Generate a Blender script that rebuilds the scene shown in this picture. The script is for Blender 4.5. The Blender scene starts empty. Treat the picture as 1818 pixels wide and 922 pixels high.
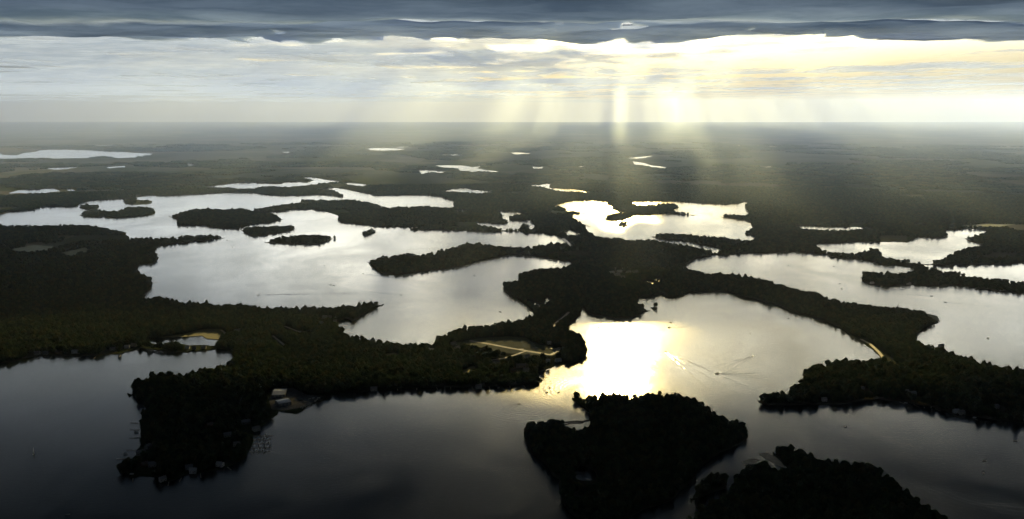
import bpy, math, random
import numpy as np
from mathutils import Vector, geometry

random.seed(7); RNG = np.random.default_rng(7)
scene = bpy.context.scene
COL = scene.collection

# ------------------------------------------------------------------ camera
CAM_H = 600.0
F = 1574.0; CX = 909.0; CY = 461.0          # focal length and centre in photo pixels
FAR = 46000.0
PITCH = math.atan(244.0 / F) + CAM_H / FAR
cam_d = bpy.data.cameras.new('camera')
cam_d.sensor_fit = 'HORIZONTAL'; cam_d.sensor_width = 36.0
cam_d.lens = F / 1818.0 * 36.0
cam_d.clip_start = 1.0; cam_d.clip_end = 300000.0
cam = bpy.data.objects.new('camera', cam_d); COL.objects.link(cam)
cam.location = (0, 0, CAM_H)
cam.rotation_euler = (math.pi / 2 - PITCH, 0, 0)
scene.camera = cam

# ------------------------------------------------------------------ light
SUN_EL = math.radians(15.8)
SUN_AZ = math.radians(7.0)                 # clockwise from +Y
SUN_DIR = Vector((math.sin(SUN_AZ) * math.cos(SUN_EL), math.cos(SUN_AZ) * math.cos(SUN_EL), math.sin(SUN_EL)))
sun_d = bpy.data.lights.new('sun', 'SUN'); sun_d.energy = 4.4; sun_d.angle = math.radians(0.53)
sun_d.color = (1.0, 0.74, 0.26)
sun = bpy.data.objects.new('sun', sun_d); COL.objects.link(sun)
sun.rotation_euler = (-SUN_DIR).to_track_quat('-Z', 'Y').to_euler()
sun.location = (0, 0, 5000)

scene.view_settings.view_transform = 'Standard'
scene.view_settings.look = 'None'
scene.view_settings.exposure = 0.8
scene.view_settings.gamma = 1.0
scene.view_settings.use_curve_mapping = False

cy = scene.cycles
cy.use_denoising = True
try: cy.denoiser = 'OPENIMAGEDENOISE'
except Exception: pass
cy.max_bounces = 6; cy.diffuse_bounces = 3; cy.glossy_bounces = 2; cy.transmission_bounces = 4
cy.volume_bounces = 0; cy.transparent_max_bounces = 12
cy.sample_clamp_indirect = 6.0
cy.caustics_reflective = False; cy.caustics_refractive = False

# ------------------------------------------------------------------ node helper
class NT:
    def __init__(s, tree): s.t = tree; s.n = tree.nodes; s.l = tree.links
    def add(s, kind, **kw):
        n = s.n.new(kind)
        for k, v in kw.items(): setattr(n, k, v)
        return n
    def link(s, a, b): s.l.new(a, b)
    def val(s, sock, v):
        if hasattr(v, 'is_output'): s.link(v, sock)
        else: sock.default_value = v
    def math(s, op, a, b=None, c=None, clamp=False):
        n = s.add('ShaderNodeMath', operation=op); n.use_clamp = clamp
        s.val(n.inputs[0], a)
        if b is not None: s.val(n.inputs[1], b)
        if c is not None: s.val(n.inputs[2], c)
        return n.outputs[0]
    def vmath(s, op, a, b=None):
        n = s.add('ShaderNodeVectorMath', operation=op)
        s.val(n.inputs[0], a)
        if b is not None: s.val(n.inputs[1], b)
        return n.outputs['Value'] if op in ('DOT_PRODUCT', 'LENGTH', 'DISTANCE') else n.outputs[0]
    def mix(s, f, a, b, mode='MIX'):
        n = s.add('ShaderNodeMix', data_type='RGBA', blend_type=mode)
        s.val(n.inputs[0], f); s.val(n.inputs[6], a); s.val(n.inputs[7], b)
        return n.outputs[2]
    def noise(s, vec, scale, detail=4, rough=0.55, dist=0.0, dims='3D'):
        n = s.add('ShaderNodeTexNoise', noise_dimensions=dims)
        s.val(n.inputs['Vector'], vec)
        n.inputs['Scale'].default_value = scale; n.inputs['Detail'].default_value = detail
        n.inputs['Roughness'].default_value = rough; n.inputs['Distortion'].default_value = dist
        return n.outputs[0]
    def ramp(s, f, lo, hi, a=0.0, b=1.0, smooth=True):
        n = s.add('ShaderNodeMapRange'); n.interpolation_type = 'SMOOTHSTEP' if smooth else 'LINEAR'
        s.val(n.inputs[0], f); s.val(n.inputs[1], lo); s.val(n.inputs[2], hi); s.val(n.inputs[3], a); s.val(n.inputs[4], b)
        return n.outputs[0]
    def xyz(s, x, y, z):
        n = s.add('ShaderNodeCombineXYZ')
        s.val(n.inputs[0], x); s.val(n.inputs[1], y); s.val(n.inputs[2], z)
        return n.outputs[0]
    def sep(s, v):
        n = s.add('ShaderNodeSeparateXYZ'); s.link(v, n.inputs[0]); return n.outputs

def C(r, g, b): return (r, g, b, 1.0)

# ------------------------------------------------------------------ sky
world = bpy.data.worlds.new('World'); scene.world = world; world.use_nodes = True
W = NT(world.node_tree); W.n.clear()
wout = W.add('ShaderNodeOutputWorld'); bg = W.add('ShaderNodeBackground')
sky = W.add('ShaderNodeTexSky'); sky.sky_type = 'NISHITA'; sky.sun_disc = False
sky.sun_elevation = SUN_EL; sky.sun_rotation = SUN_AZ
sky.altitude = 600; sky.air_density = 1.2; sky.dust_density = 1.0; sky.ozone_density = 1.0
tc = W.add('ShaderNodeTexCoord')
d = W.vmath('NORMALIZE', tc.outputs['Generated'])
dx, dy, dz = W.sep(d)
# high cloud sheet, laid out on a plane far above the ground, so it foreshortens towards the horizon
zz = W.math('ADD', W.math('MAXIMUM', dz, 0.0), 0.035)
pv = W.xyz(W.math('DIVIDE', dx, zz), W.math('DIVIDE', dy, zz), 0.0)
n1 = W.noise(W.vmath('MULTIPLY', pv, (0.33, 0.62, 1)), 1.0, 6, 0.6, 0.3)
n2 = W.noise(W.vmath('MULTIPLY', pv, (0.11, 0.17, 1)), 1.0, 3, 0.5)
streak = W.math('ADD', W.math('MULTIPLY', n1, 0.6), W.math('MULTIPLY', n2, 0.4))
cosang = W.vmath('DOT_PRODUCT', d, tuple(SUN_DIR))
ang = W.math('ARCCOSINE', W.math('MINIMUM', cosang, 1.0))
# forward scattering of the hidden sun in thin high cloud
glow1 = W.math('MULTIPLY', W.math('EXPONENT', W.math('MULTIPLY', ang, -4.0)), 5.2)
glow2 = W.math('MULTIPLY', W.math('EXPONENT', W.math('MULTIPLY', ang, -1.4)), 2.7)
low = W.ramp(dz, 0.03, 0.19, 0.045, 1.0)                  # the low air dims it
low1 = W.ramp(dz, 0.02, 0.17, 0.14, 1.0)
glow = W.math('ADD', W.math('MULTIPLY', glow1, low1), W.math('MULTIPLY', glow2, low))
glowc = W.mix(1.0, W.mix(1.0, C(1.0, 0.82, 0.22), W.math('MULTIPLY', glow1, low1), 'MULTIPLY'),
              W.mix(1.0, C(0.97, 0.95, 0.93), W.math('MULTIPLY', glow2, low), 'MULTIPLY'), 'ADD')
skyc = W.mix(1.0, sky.outputs[0], W.mix(W.ramp(dz, 0.02, 0.22), C(0.004, 0.004, 0.004), C(0.12, 0.13, 0.16)), 'MULTIPLY')
lit = W.mix(1.0, W.mix(1.0, skyc, C(0.11, 0.10, 0.09), 'ADD'), glowc, 'ADD')
shade = W.mix(1.0, W.mix(1.0, C(0.66, 0.70, 0.72), W.math('ADD', W.math('MULTIPLY', glow, 0.85), 0.12), 'MULTIPLY'), W.mix(1.0, skyc, C(0.2, 0.2, 0.2), 'MULTIPLY'), 'ADD')
thr = W.math('ADD', W.math('ADD', 0.47, W.math('MULTIPLY', dx, 0.16)), W.math('MULTIPLY', W.math('EXPONENT', W.math('MULTIPLY', ang, -3.5)), 0.10))
mask = W.ramp(streak, W.math('SUBTRACT', thr, 0.04), W.math('ADD', thr, 0.07))
fd = W.ramp(dz, 0.0, 0.02)
mask = W.math('ADD', W.math('MULTIPLY', mask, fd), W.math('MULTIPLY', W.math('SUBTRACT', 1.0, fd), 0.35))
shade = W.mix(1.0, shade, W.mix(W.ramp(dz, 0.04, 0.15), C(0.62, 0.68, 0.76), C(1, 1, 1)), 'MULTIPLY')   # low cloud seen edge on is thicker
fin = W.mix(W.math('MULTIPLY', mask, 0.92), lit, shade)
W.link(fin, bg.inputs[0]); bg.inputs[1].default_value = 1.0
W.link(bg.outputs[0], wout.inputs[0])

# ------------------------------------------------------------------ small tools
def gpt(px, py, z=0.0):
    """photo pixel -> point on the horizontal plane at height z"""
    u = (px - CX) / F; v = (CY - py) / F
    cp, sp = math.cos(PITCH), math.sin(PITCH)
    dxw, dyw, dzw = u, cp + v * sp, -sp + v * cp
    t = (z - CAM_H) / dzw
    return (dxw * t, dyw * t)

def tag(o, label=None, cat=None, group=None, kind=None):
    if label: o['label'] = label
    if cat: o['category'] = cat
    if group: o['group'] = group
    if kind: o['kind'] = kind
    return o

def mesh_obj(name, verts, faces, mat, parent=None, smooth=False):
    me = bpy.data.meshes.new(name)
    me.from_pydata([tuple(v) for v in verts], [], [tuple(f) for f in faces])
    if mat: me.materials.append(mat)
    if smooth: me.polygons.foreach_set('use_smooth', [True] * len(me.polygons))
    me.update()
    o = bpy.data.objects.new(name, me); COL.objects.link(o)
    if parent: o.parent = parent
    return o

def empty(name, loc=(0, 0, 0), rz=0.0):
    o = bpy.data.objects.new(name, None); COL.objects.link(o)
    o.location = loc; o.rotation_euler = (0, 0, rz); o.empty_display_size = 1.0
    return o

class MB:
    """collects simple solids, then links them as one mesh"""
    def __init__(s): s.v = []; s.f = []
    def add(s, v, f):
        b = len(s.v); s.v += [tuple(p) for p in v]; s.f += [tuple(i + b for i in q) for q in f]
    def box(s, x0, x1, y0, y1, z0, z1):
        s.add([(x0,y0,z0),(x1,y0,z0),(x1,y1,z0),(x0,y1,z0),(x0,y0,z1),(x1,y0,z1),(x1,y1,z1),(x0,y1,z1)],
              [(3,2,1,0),(4,5,6,7),(0,1,5,4),(1,2,6,5),(2,3,7,6),(3,0,4,7)])
    def tube(s, p, q, r0, r1, n=6):
        p = Vector(p); q = Vector(q); a = (q - p).normalized()
        u = a.orthogonal().normalized(); w = a.cross(u)
        vs = [p + (u * math.cos(2*math.pi*i/n) + w * math.sin(2*math.pi*i/n)) * r0 for i in range(n)]
        vs += [q + (u * math.cos(2*math.pi*i/n) + w * math.sin(2*math.pi*i/n)) * r1 for i in range(n)]
        s.add(vs, [(i, (i+1) % n, n + (i+1) % n, n + i) for i in range(n)] + [tuple(range(n-1, -1, -1)), tuple(range(n, 2*n))])
    def build(s, name, mat, parent=None, smooth=False): return mesh_obj(name, s.v, s.f, mat, parent, smooth)

def _hash(ix, iy, seed):
    h = (ix.astype(np.int64) * 374761393 + iy.astype(np.int64) * 668265263 + seed * 1442695041) & 0x7fffffff
    h = ((h ^ (h >> 13)) * 1274126177) & 0x7fffffff
    return ((h ^ (h >> 16)) & 0xffff) / 65535.0
def vnoise(x, y, seed=0):
    ix = np.floor(x); iy = np.floor(y); fx = x - ix; fy = y - iy
    fx = fx*fx*fx*(fx*(fx*6-15)+10); fy = fy*fy*fy*(fy*(fy*6-15)+10)
    ix = ix.astype(np.int64); iy = iy.astype(np.int64)
    a = _hash(ix, iy, seed); b = _hash(ix+1, iy, seed); c = _hash(ix, iy+1, seed); e = _hash(ix+1, iy+1, seed)
    return (a*(1-fx)+b*fx)*(1-fy) + (c*(1-fx)+e*fx)*fy
def fbm(x, y, octs=5, seed=0):
    s = 0; a = 0.5; t = 0
    for k in range(octs):
        s = s + a * vnoise(x, y, seed + 17*k); t += a; a *= 0.5; x = x*2.03 + 11.7; y = y*2.03 + 5.1
    return s / t * 2 - 1

def inside(pts, poly):
    x = pts[:, 0]; y = pts[:, 1]; r = np.zeros(len(pts), bool)
    p = np.asarray(poly); x0, y0 = p.min(0); x1, y1 = p.max(0)
    sel = np.where((x >= x0) & (x <= x1) & (y >= y0) & (y <= y1))[0]
    if len(sel) == 0: return r
    xs = x[sel]; ys = y[sel]; c = np.zeros(len(sel), bool)
    q = np.roll(p, 1, 0)
    for (ax, ay), (bx, by) in zip(p, q):
        if ay == by: continue
        m = (ay > ys) != (by > ys)
        c ^= m & (xs < (bx - ax) * (ys - ay) / (by - ay) + ax)
    r[sel] = c
    return r

# ------------------------------------------------------------------ materials
def mat_new(name):
    m = bpy.data.materials.new(name); m.use_nodes = True
    t = NT(m.node_tree); t.n.clear()
    out = t.add('ShaderNodeOutputMaterial')
    return m, t, out

def plain(name, col, rough=0.7, var=0.15, scale=0.8, metallic=0.0):
    m, t, out = mat_new(name)
    b = t.add('ShaderNodeBsdfPrincipled')
    geo = t.add('ShaderNodeTexCoord')
    n = t.noise(geo.outputs['Object'], scale, 3)
    lo = tuple(c * (1 - var) for c in col); hi = tuple(min(1, c * (1 + var)) for c in col)
    t.link(t.mix(t.ramp(n, 0.3, 0.7), C(*lo), C(*hi)), b.inputs['Base Color'])
    b.inputs['Roughness'].default_value = rough; b.inputs['Metallic'].default_value = metallic
    t.link(b.outputs[0], out.inputs[0])
    return m

def water_material():
    m, t, out = mat_new('lake_water')
    b = t.add('ShaderNodeBsdfPrincipled')
    pos = t.add('ShaderNodeNewGeometry').outputs['Position']
    warp = t.noise(t.vmath('MULTIPLY', pos, (0.0016, 0.0016, 0)), 1.0, 3, 0.6)
    wv = t.vmath('ADD', pos, t.vmath('MULTIPLY', t.xyz(warp, t.math('MULTIPLY', warp, 0.6), 0), (900, 900, 0)))
    # slicks and wind lanes: smoother and rougher water
    sl = t.noise(t.vmath('MULTIPLY', wv, (0.0030, 0.0016, 0)), 1.0, 5, 0.6, 0.4)
    lane = t.noise(t.vmath('MULTIPLY', wv, (0.006, 0.0010, 0)), 1.0, 4, 0.6)
    lv = t.math('ADD', t.math('MULTIPLY', sl, 0.6), t.math('MULTIPLY', lane, 0.4))
    t.link(t.ramp(lv, 0.30, 0.70, 0.11, 0.26), b.inputs['Roughness'])
    b.inputs['Base Color'].default_value = C(0.006, 0.010, 0.011)
    b.inputs['IOR'].default_value = 1.333
    r1 = t.noise(t.vmath('MULTIPLY', pos, (0.10, 0.17, 0)), 1.0, 4, 0.6)
    r2 = t.noise(t.vmath('MULTIPLY', wv, (0.010, 0.018, 0)), 1.0, 3, 0.6)
    hgt = t.math('ADD', t.math('MULTIPLY', r1, 0.36), t.math('MULTIPLY', r2, 0.22))
    for (cx_, cy_, rad, lam, amp) in RINGS:          # rings of old wakes
        dv = t.vmath('MULTIPLY', t.vmath('SUBTRACT', pos, (cx_, cy_, 0)), (1, 1, 0))
        ln = t.vmath('LENGTH', dv)
        wob = t.math('ADD', ln, t.math('MULTIPLY', r2, 30.0))
        sn = t.math('SINE', t.math('MULTIPLY', wob, 2*math.pi/lam))
        hgt = t.math('ADD', hgt, t.math('MULTIPLY', t.math('MULTIPLY', sn, t.math('MULTIPLY', t.ramp(sl, 0.44, 0.62), amp*0.6)), t.ramp(ln, rad*0.35, rad, 1.0, 0.0)))
    bump = t.add('ShaderNodeBump'); bump.inputs['Distance'].default_value = 1.0
    bump.inputs['Strength'].default_value = 0.7
    t.link(hgt, bump.inputs['Height'])
    t.link(bump.outputs[0], b.inputs['Normal'])
    t.link(b.outputs[0], out.inputs[0])
    return m

def land_material():
    m, t, out = mat_new('land')
    b = t.add('ShaderNodeBsdfPrincipled')
    pos = t.add('ShaderNodeNewGeometry').outputs['Position']
    # field parcels far off, forest floor between the trees near by
    vor = t.add('ShaderNodeTexVoronoi', feature='F1', distance='CHEBYCHEV'); vor.inputs['Scale'].default_value = 1.0
    t.link(t.vmath('MULTIPLY', pos, (0.0016, 0.0016, 0)), vor.inputs['Vector'])
    sepc = t.add('ShaderNodeSeparateColor'); t.link(vor.outputs['Color'], sepc.inputs[0])
    fieldc = t.mix(sepc.outputs[0], C(0.032, 0.040, 0.024), C(0.080, 0.074, 0.050))
    wood = t.noise(t.vmath('MULTIPLY', pos, (0.0006, 0.0006, 0)), 1.0, 6, 0.6)
    wm = t.ramp(t.math('ADD', wood, t.math('MULTIPLY', sepc.outputs[1], 0.16)), 0.50, 0.60)
    fine = t.noise(t.vmath('MULTIPLY', pos, (0.02, 0.02, 0)), 1.0, 4)
    floor = t.mix(fine, C(0.018, 0.026, 0.012), C(0.045, 0.055, 0.025))
    t.link(t.mix(wm, floor, fieldc), b.inputs['Base Color'])
    b.inputs['Roughness'].default_value = 1.0; b.inputs['Specular IOR Level'].default_value = 0.0
    t.link(b.outputs[0], out.inputs[0])
    return m

def leaf_material(name, dark, light):
    m, t, out = mat_new(name)
    oi = t.add('ShaderNodeObjectInfo')
    tcn = t.add('ShaderNodeNewGeometry')
    n = t.noise(tcn.outputs['Position'], 0.25, 3)
    col = t.mix(t.ramp(t.math('ADD', t.math('MULTIPLY', n, 0.6), t.math('MULTIPLY', oi.outputs['Random'], 0.45)), 0.3, 0.8), C(*dark), C(*light))
    df = t.add('ShaderNodeBsdfDiffuse'); tr = t.add('ShaderNodeBsdfTranslucent'); mx = t.add('ShaderNodeMixShader')
    t.link(col, df.inputs[0]); t.link(col, tr.inputs[0]); mx.inputs[0].default_value = 0.3
    t.link(df.outputs[0], mx.inputs[1]); t.link(tr.outputs[0], mx.inputs[2])
    t.link(mx.outputs[0], out.inputs[0])
    return m

RINGS = [gpt(*p) + q for p, q in (((1000,655),(170,13,0.22)), ((1045,690),(150,11,0.22)), ((1295,590),(120,15,0.16)), ((1300,668),(170,12,0.25)), ((1205,660),(230,13,0.14)), ((1390,745),(220,13,0.18)), ((930,725),(140,11,0.16)), ((1760,850),(240,14,0.12)), ((660,505),(500,26,0.12)), ((430,480),(420,24,0.10)))]
M = {}
M['water'] = water_material()
M['land'] = land_material()
M['leaf'] = leaf_material('foliage_mid', (0.034, 0.058, 0.030), (0.076, 0.108, 0.052))
M['leaf_dark'] = leaf_material('foliage_dark', (0.028, 0.050, 0.028), (0.056, 0.086, 0.046))
M['leaf_olive'] = leaf_material('foliage_olive', (0.046, 0.058, 0.028), (0.096, 0.106, 0.050))
M['bark'] = plain('bark', (0.07, 0.055, 0.04), 0.95)
M['grass'] = plain('mown_grass', (0.042, 0.062, 0.024), 0.95, 0.25, 0.05)
M['reed'] = plain('reed_bed', (0.085, 0.085, 0.034), 0.95, 0.25, 0.1)
M['road'] = plain('pale_road', (0.30, 0.28, 0.25), 0.6, 0.12, 0.05)
M['pale_flat'] = plain('pale_flat', (0.33, 0.29, 0.22), 0.8, 0.2, 0.1)

# ------------------------------------------------------------------ shorelines, traced on the lake plane
def P(s): return [tuple(float(v) for v in q.split(',')) for q in s.split()]

LAKES = {}
# main western lake with its bays
LAKES['west'] = P('''-420,394 -200,388 0,381 15,377 30,376 62,373 64,370 82,367 100,367 117,368 136,367 142,362 160,357 190,355 220,353
249,350 262,348 299,348 349,346 374,344 399,342 450,343 475,346 500,348 537,348 562,346 590,348 608,351 610,348 597,340 585,338
575,338 567,340 562,339 575,336 592,334 610,335 625,338 637,341 650,343 662,347 687,348 724,347 762,347 782,350 799,355 807,358
804,362 807,368 797,370 762,368 699,369 679,368 662,362 640,358 630,356 600,357 585,357 555,356 535,356 529,361 500,365 475,368
450,372 444,374 450,375 475,377 500,376 522,372 555,372 580,376 600,383 602,387 599,391 605,395 625,397 650,400 687,403 712,402
727,403 729,410 749,409 774,408 824,410 844,410 874,412 900,411 927,411 931,415 950,413 975,416 1000,422 1013,428 1010,432
1000,431 975,433 950,438 925,440 900,437 874,435 859,433 839,431 824,432 812,437 787,443 769,449 749,452 732,451 699,453 674,456
657,460 653,465 657,472 669,481 682,487 702,489 724,486 749,482 787,479 824,472 849,464 875,458 900,454 912,451 932,452 962,457
987,461 1012,465 1016,468 1005,472 990,476 962,479 945,481 920,486 921,493 917,500 896,503 893,510 897,518 912,528 927,537
937,545 945,552 947,558 932,565 915,570 895,572 875,577 855,581 834,582 819,585 802,587 797,593 779,597 774,607 769,612 737,611
712,611 689,610 674,607 662,606 649,601 630,598 620,596 612,588 605,580 600,573 602,570 612,566 625,571 635,567 640,561 657,551
674,544 682,540 674,536 662,537 649,540 625,542 612,546 600,545 585,547 575,547 570,546 550,544 532,547 515,547 500,547 475,546
450,545 424,542 399,543 382,541 369,537 324,538 307,532 294,530 274,528 262,530 256,531 254,526 262,516 269,510 271,502 267,492
252,484 245,479 243,474 249,470 264,469 274,465 280,461 282,457 276,449 273,446 277,442 284,437 302,434 324,432 349,428 374,426
397,423 399,421 387,418 362,419 334,418 319,421 299,423 274,425 264,422 249,424 230,424 227,416 214,410 195,407 175,403 150,401
100,401 50,402 0,400 -200,404 -420,408''')
# glittering lake in the middle distance
LAKES['glint'] = P('''982,365 1000,361 1017,357 1050,356 1078,358 1079,363 1088,367 1087,371 1100,376 1111,377 1090,380 1072,387 1077,391
1090,392 1107,391 1117,387 1125,383 1150,382 1174,380 1194,380 1212,382 1236,382 1214,378 1197,376 1195,373 1206,368 1199,363
1174,363 1160,365 1145,367 1132,365 1122,361 1124,358 1150,358 1199,358 1224,359 1262,362 1287,363 1311,362 1321,358 1328,360 1322,365
1324,372 1330,380 1324,383 1311,383 1287,382 1279,385 1289,388 1319,391 1333,396 1334,401 1339,405 1324,410 1322,415 1341,421
1339,425 1309,426 1287,422 1249,419 1212,416 1182,414 1162,417 1157,420 1165,423 1182,425 1212,428 1249,435 1281,442 1269,447
1249,442 1224,436 1199,433 1170,427 1137,426 1112,426 1085,423 1062,418 1050,414 1040,407 1040,402 1047,400 1025,393 1020,387
1012,382 1040,379 1012,375 995,367''')
LAKES['east_inner'] = P('''1448,434 1485,431 1527,429 1579,430 1610,431 1625,425 1626,421 1675,422 1682,419 1678,409 1709,407 1730,407
1756,410 1735,417 1713,422 1722,429 1750,435 1720,439 1696,444 1691,452 1679,456 1671,461 1649,466 1623,462 1597,461 1571,457
1563,453 1566,446 1558,440 1543,442 1532,446 1530,449 1506,451 1480,448 1462,444 1454,438''')
LAKES['east_strip'] = P('''1636,469 1657,471 1701,470 1740,469 1792,469 1818,466 2150,455 2150,510 1818,500 1792,499 1751,494
1709,487 1701,482 1673,482 1665,477 1652,475''')
LAKES['east'] = P('''1218,471 1222,467 1234,460 1254,456 1279,453 1300,451 1340,450 1389,448 1441,449 1467,452 1475,457 1511,459 1532,462
1558,469 1584,472 1610,475 1623,478 1621,481 1597,485 1579,483 1566,486 1553,483 1543,481 1532,485 1528,491 1530,498 1540,504
1558,507 1597,507 1636,507 1675,508 1696,507 1714,509 1740,513 1779,518 1818,522 2000,536 2250,560 2300,760 2150,718 1940,682 1818,656
1792,653 1772,649 1748,647 1727,637 1704,632 1683,624 1662,616 1641,611 1630,606 1626,598 1628,590 1636,587 1647,578 1665,574
1670,568 1665,564 1641,557 1634,551 1605,548 1571,546 1532,543 1514,536 1506,539 1480,531 1454,522 1428,518 1402,511 1376,504
1350,496 1300,488 1279,488 1259,486 1232,481 1219,475''')
# foreground water: the sunlit bay, running round the islands to the dark water at bottom left
LAKES['front'] = P('''-420,672 -200,660 0,646 25,643 40,638 67,632 112,632 150,632 175,632 212,629 232,624 249,618 274,621 299,623 312,626 332,626
349,624 374,622 389,619 409,623 414,632 409,642 399,651 387,652 374,654 349,659 324,663 307,667 299,664 287,664 262,667 249,669
239,677 232,684 236,690 226,699 239,705 244,715 259,720 259,731 252,740 249,750 249,762 252,775 247,787 242,797 234,807 224,815
207,822 212,840 224,840 232,850 249,845 274,847 289,860 302,855 317,850 337,840 354,840 374,837 399,830 424,820 439,810 448,788
450,765 465,757 475,747 492,737 495,730 525,735 540,727 557,717 567,710 575,702 610,699 630,696 662,694 700,691 750,689 800,688
850,687 900,686 940,683 962,678 966,670 955,661 985,650 1010,645 1035,640 1042,628 1041,614 1030,597 1015,587 1005,580 1015,574
1022,567 1030,560 1033,550 1036,543 1040,550 1042,557 1057,561 1074,562 1094,566 1119,564 1137,560 1152,552 1155,549 1147,544
1132,540 1130,536 1139,525 1149,527 1172,522 1187,527 1204,527 1212,525 1224,519 1249,518 1274,518 1300,520 1350,534 1389,545
1415,556 1454,567 1480,577 1506,593 1532,608 1550,621 1561,632 1566,638 1548,640 1527,645 1522,641 1496,640 1480,643 1454,645
1438,650 1433,660 1425,658 1425,671 1412,681 1402,687 1399,696 1376,697 1360,699 1345,707 1347,714 1360,720 1415,719 1454,719
1506,716 1558,709 1597,712 1623,718 1654,723 1688,735 1740,742 1779,748 1818,752 2000,772 2300,820 2300,1500 -420,1500''')
FAR_LAKES = [
 '-420,272 0,272 5,275 30,276 41,272 67,269 70,267 87,266 150,267 212,270 273,273 249,279 212,281 180,278 150,281 75,282 0,283 -420,286',
 '80,299 100,298 140,297 120,300 97,301', '187,297 222,295 222,297 195,299', '282,293 314,292 315,294 289,295', '327,292 352,293 344,295 334,294',
 '14,343 32,338 62,337 95,335 107,339 82,342 55,343 35,342',
 '642,265 662,263 690,263 720,265 704,267 667,267', '780,274 800,275 809,274 823,277 809,278 792,277',
 '772,294 819,294 839,297 857,295 846,299 862,302 886,305 849,306 822,305 809,300 792,298', '744,302 762,303 792,305 784,307 757,307 748,309',
 '785,340 804,335 829,334 839,337 871,340 874,343 849,345 812,343 792,342',
 '362,333 382,330 424,325 450,325 477,327 500,327 505,324 532,324 545,325 557,320 548,317 538,316 557,315 575,319 595,321 602,323 590,324 570,326 550,329 532,332 500,334 475,332 450,335 429,337 411,335 382,335',
 '610,324 630,326 650,328 652,331 640,332 625,330',
 '882,375 900,376 920,377 945,382 915,383 904,386 905,391 922,392 940,391 946,396 942,399 925,400 922,404 919,408 900,407 886,407 862,402 844,395 862,395 874,397 896,398 903,395 896,391 889,387 894,383',
 '798,373 819,372 831,374 828,376 812,377', '941,329 962,328 980,326 975,331 977,334 995,335 1020,336 1050,342 1025,342 1000,342 977,337 962,333 945,332',
 '905,271 922,271 943,273 915,274', '945,297 965,297 962,299 948,299', '1025,296 1037,295 1038,298 1027,298',
 '1116,281 1132,279 1160,277 1150,279 1132,282 1120,283', '1123,287 1145,290 1153,293 1165,295 1182,297 1180,300 1165,298 1145,294 1127,292',
 '1299,259 1315,258 1314,260 1302,260', '1358,260 1379,260 1376,262 1360,261', '1346,297 1369,296 1368,298 1350,298',
 '1413,400 1436,401 1472,403 1490,402 1501,404 1522,403 1550,405 1543,408 1519,408 1506,410 1480,410 1454,409 1425,407 1415,403',
 '168,258 200,258 196,259 172,259', '690,262 720,261 735,262 712,262', '500,270 520,270 515,271 503,271', '575,271 598,271 590,272 580,272',
 '120,335 134,338 128,339 118,338', '1621,397 1632,396 1634,399 1624,399', '1636,398 1646,399 1643,401 1637,400',
]
PONDS = {   # still water among the trees
 'isthmus_pond': '1134,500 1149,497 1162,500 1174,506 1160,504 1147,502',
 'isthmus_pond_b': '1157,492 1170,493 1182,497 1171,498',
 'bay_pond': '1000,414 1012,408 1022,412 1032,415 1025,418 1010,417',
 'inlet': '931,529 942,532 950,536 960,538 967,533 972,526 981,530 972,538 962,543 950,540 938,535',
 'island_pond': '997,752 1012,749 1025,748 1035,749 1047,746 1052,750 1045,756 1025,760 1012,755',
 'island_pond_b': '1017,838 1030,827 1042,830 1055,837 1059,843 1057,847 1035,849 1022,845',
 'marsh_pool': '264,600 289,600 324,598 360,596 367,601 390,603 387,611 369,610 337,610 312,606 282,610 269,607',
 'shore_slip': '936,405 946,398 952,402 944,408',
}
ISLANDS = {
 'west_islet': '140,368 150,363 165,362 175,363 176,368 172,372 160,373 147,371',
 'west_twin': '141,382 150,376 170,372 187,376 210,376 224,370 250,368 269,370 276,375 275,380 262,383 224,386 200,388 189,387 186,384 175,386 150,386',
 'west_oval': '219,357 222,355 240,353 250,354 262,354 270,356 270,361 262,363 240,364 222,362',
 'pond_island': '299,384 314,381 327,376 352,371 374,371 399,373 432,371 450,376 465,379 482,379 497,386 504,389 495,392 472,397 450,398 437,402 422,407 396,406 369,403 366,400 344,401 324,401 314,399 314,393 318,391 307,387',
 'south_oval': '426,407 434,405 450,403 487,402 520,401 525,405 517,410 487,416 467,419 450,421 433,413',
 'lens_island': '469,429 477,426 512,420 537,418 570,418 597,421 585,427 575,431 550,434 512,433 475,432',
 'dot_island': '643,413 657,408 667,408 667,413 650,419 644,418',
 'glint_islet': '1094,398 1100,395 1114,396 1115,400 1107,402 1098,401',
 'bay_islet': '1155,547 1157,541 1163,539 1168,542 1166,548 1160,551',
 'front_island': '''1017,700 1024,697 1032,703 1040,708 1050,702 1060,708 1070,701 1100,701 1132,705 1140,700 1174,699 1199,701 1237,706 1249,717 1279,735 1287,744
1309,745 1322,755 1328,767 1328,777 1309,790 1284,802 1262,815 1242,832 1234,847 1222,860 1204,875 1194,889 1169,897 1150,902 1129,912 1112,922 1085,940
1040,940 1010,910 996,889 993,869 993,852 982,845 977,835 960,817 942,805 935,790 930,772 930,760 937,750 955,747 975,746 995,746 1010,743 1035,741 1049,735 1042,727
1025,716 1016,711''',
 'corner_island': '''1379,794 1400,795 1428,801 1444,809 1454,817 1485,819 1506,823 1527,823 1548,828 1566,836 1584,849 1600,860 1621,878 1644,893 1667,910 1690,925
1740,970 1700,1040 1500,1090 1250,1060 1190,980 1205,930 1225,914 1240,904 1255,892 1262,882 1275,884 1290,870 1303,857 1305,846 1312,834 1330,826 1352,822 1380,830
1404,837 1391,826 1381,814 1372,803''',
 'channel_islet': '1232,872 1250,848 1275,840 1287,842 1291,856 1288,868 1268,874 1252,880 1238,888 1225,886',
}
HOLES_IN_ISLAND = {'front_island': ['island_pond', 'island_pond_b'],}

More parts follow.
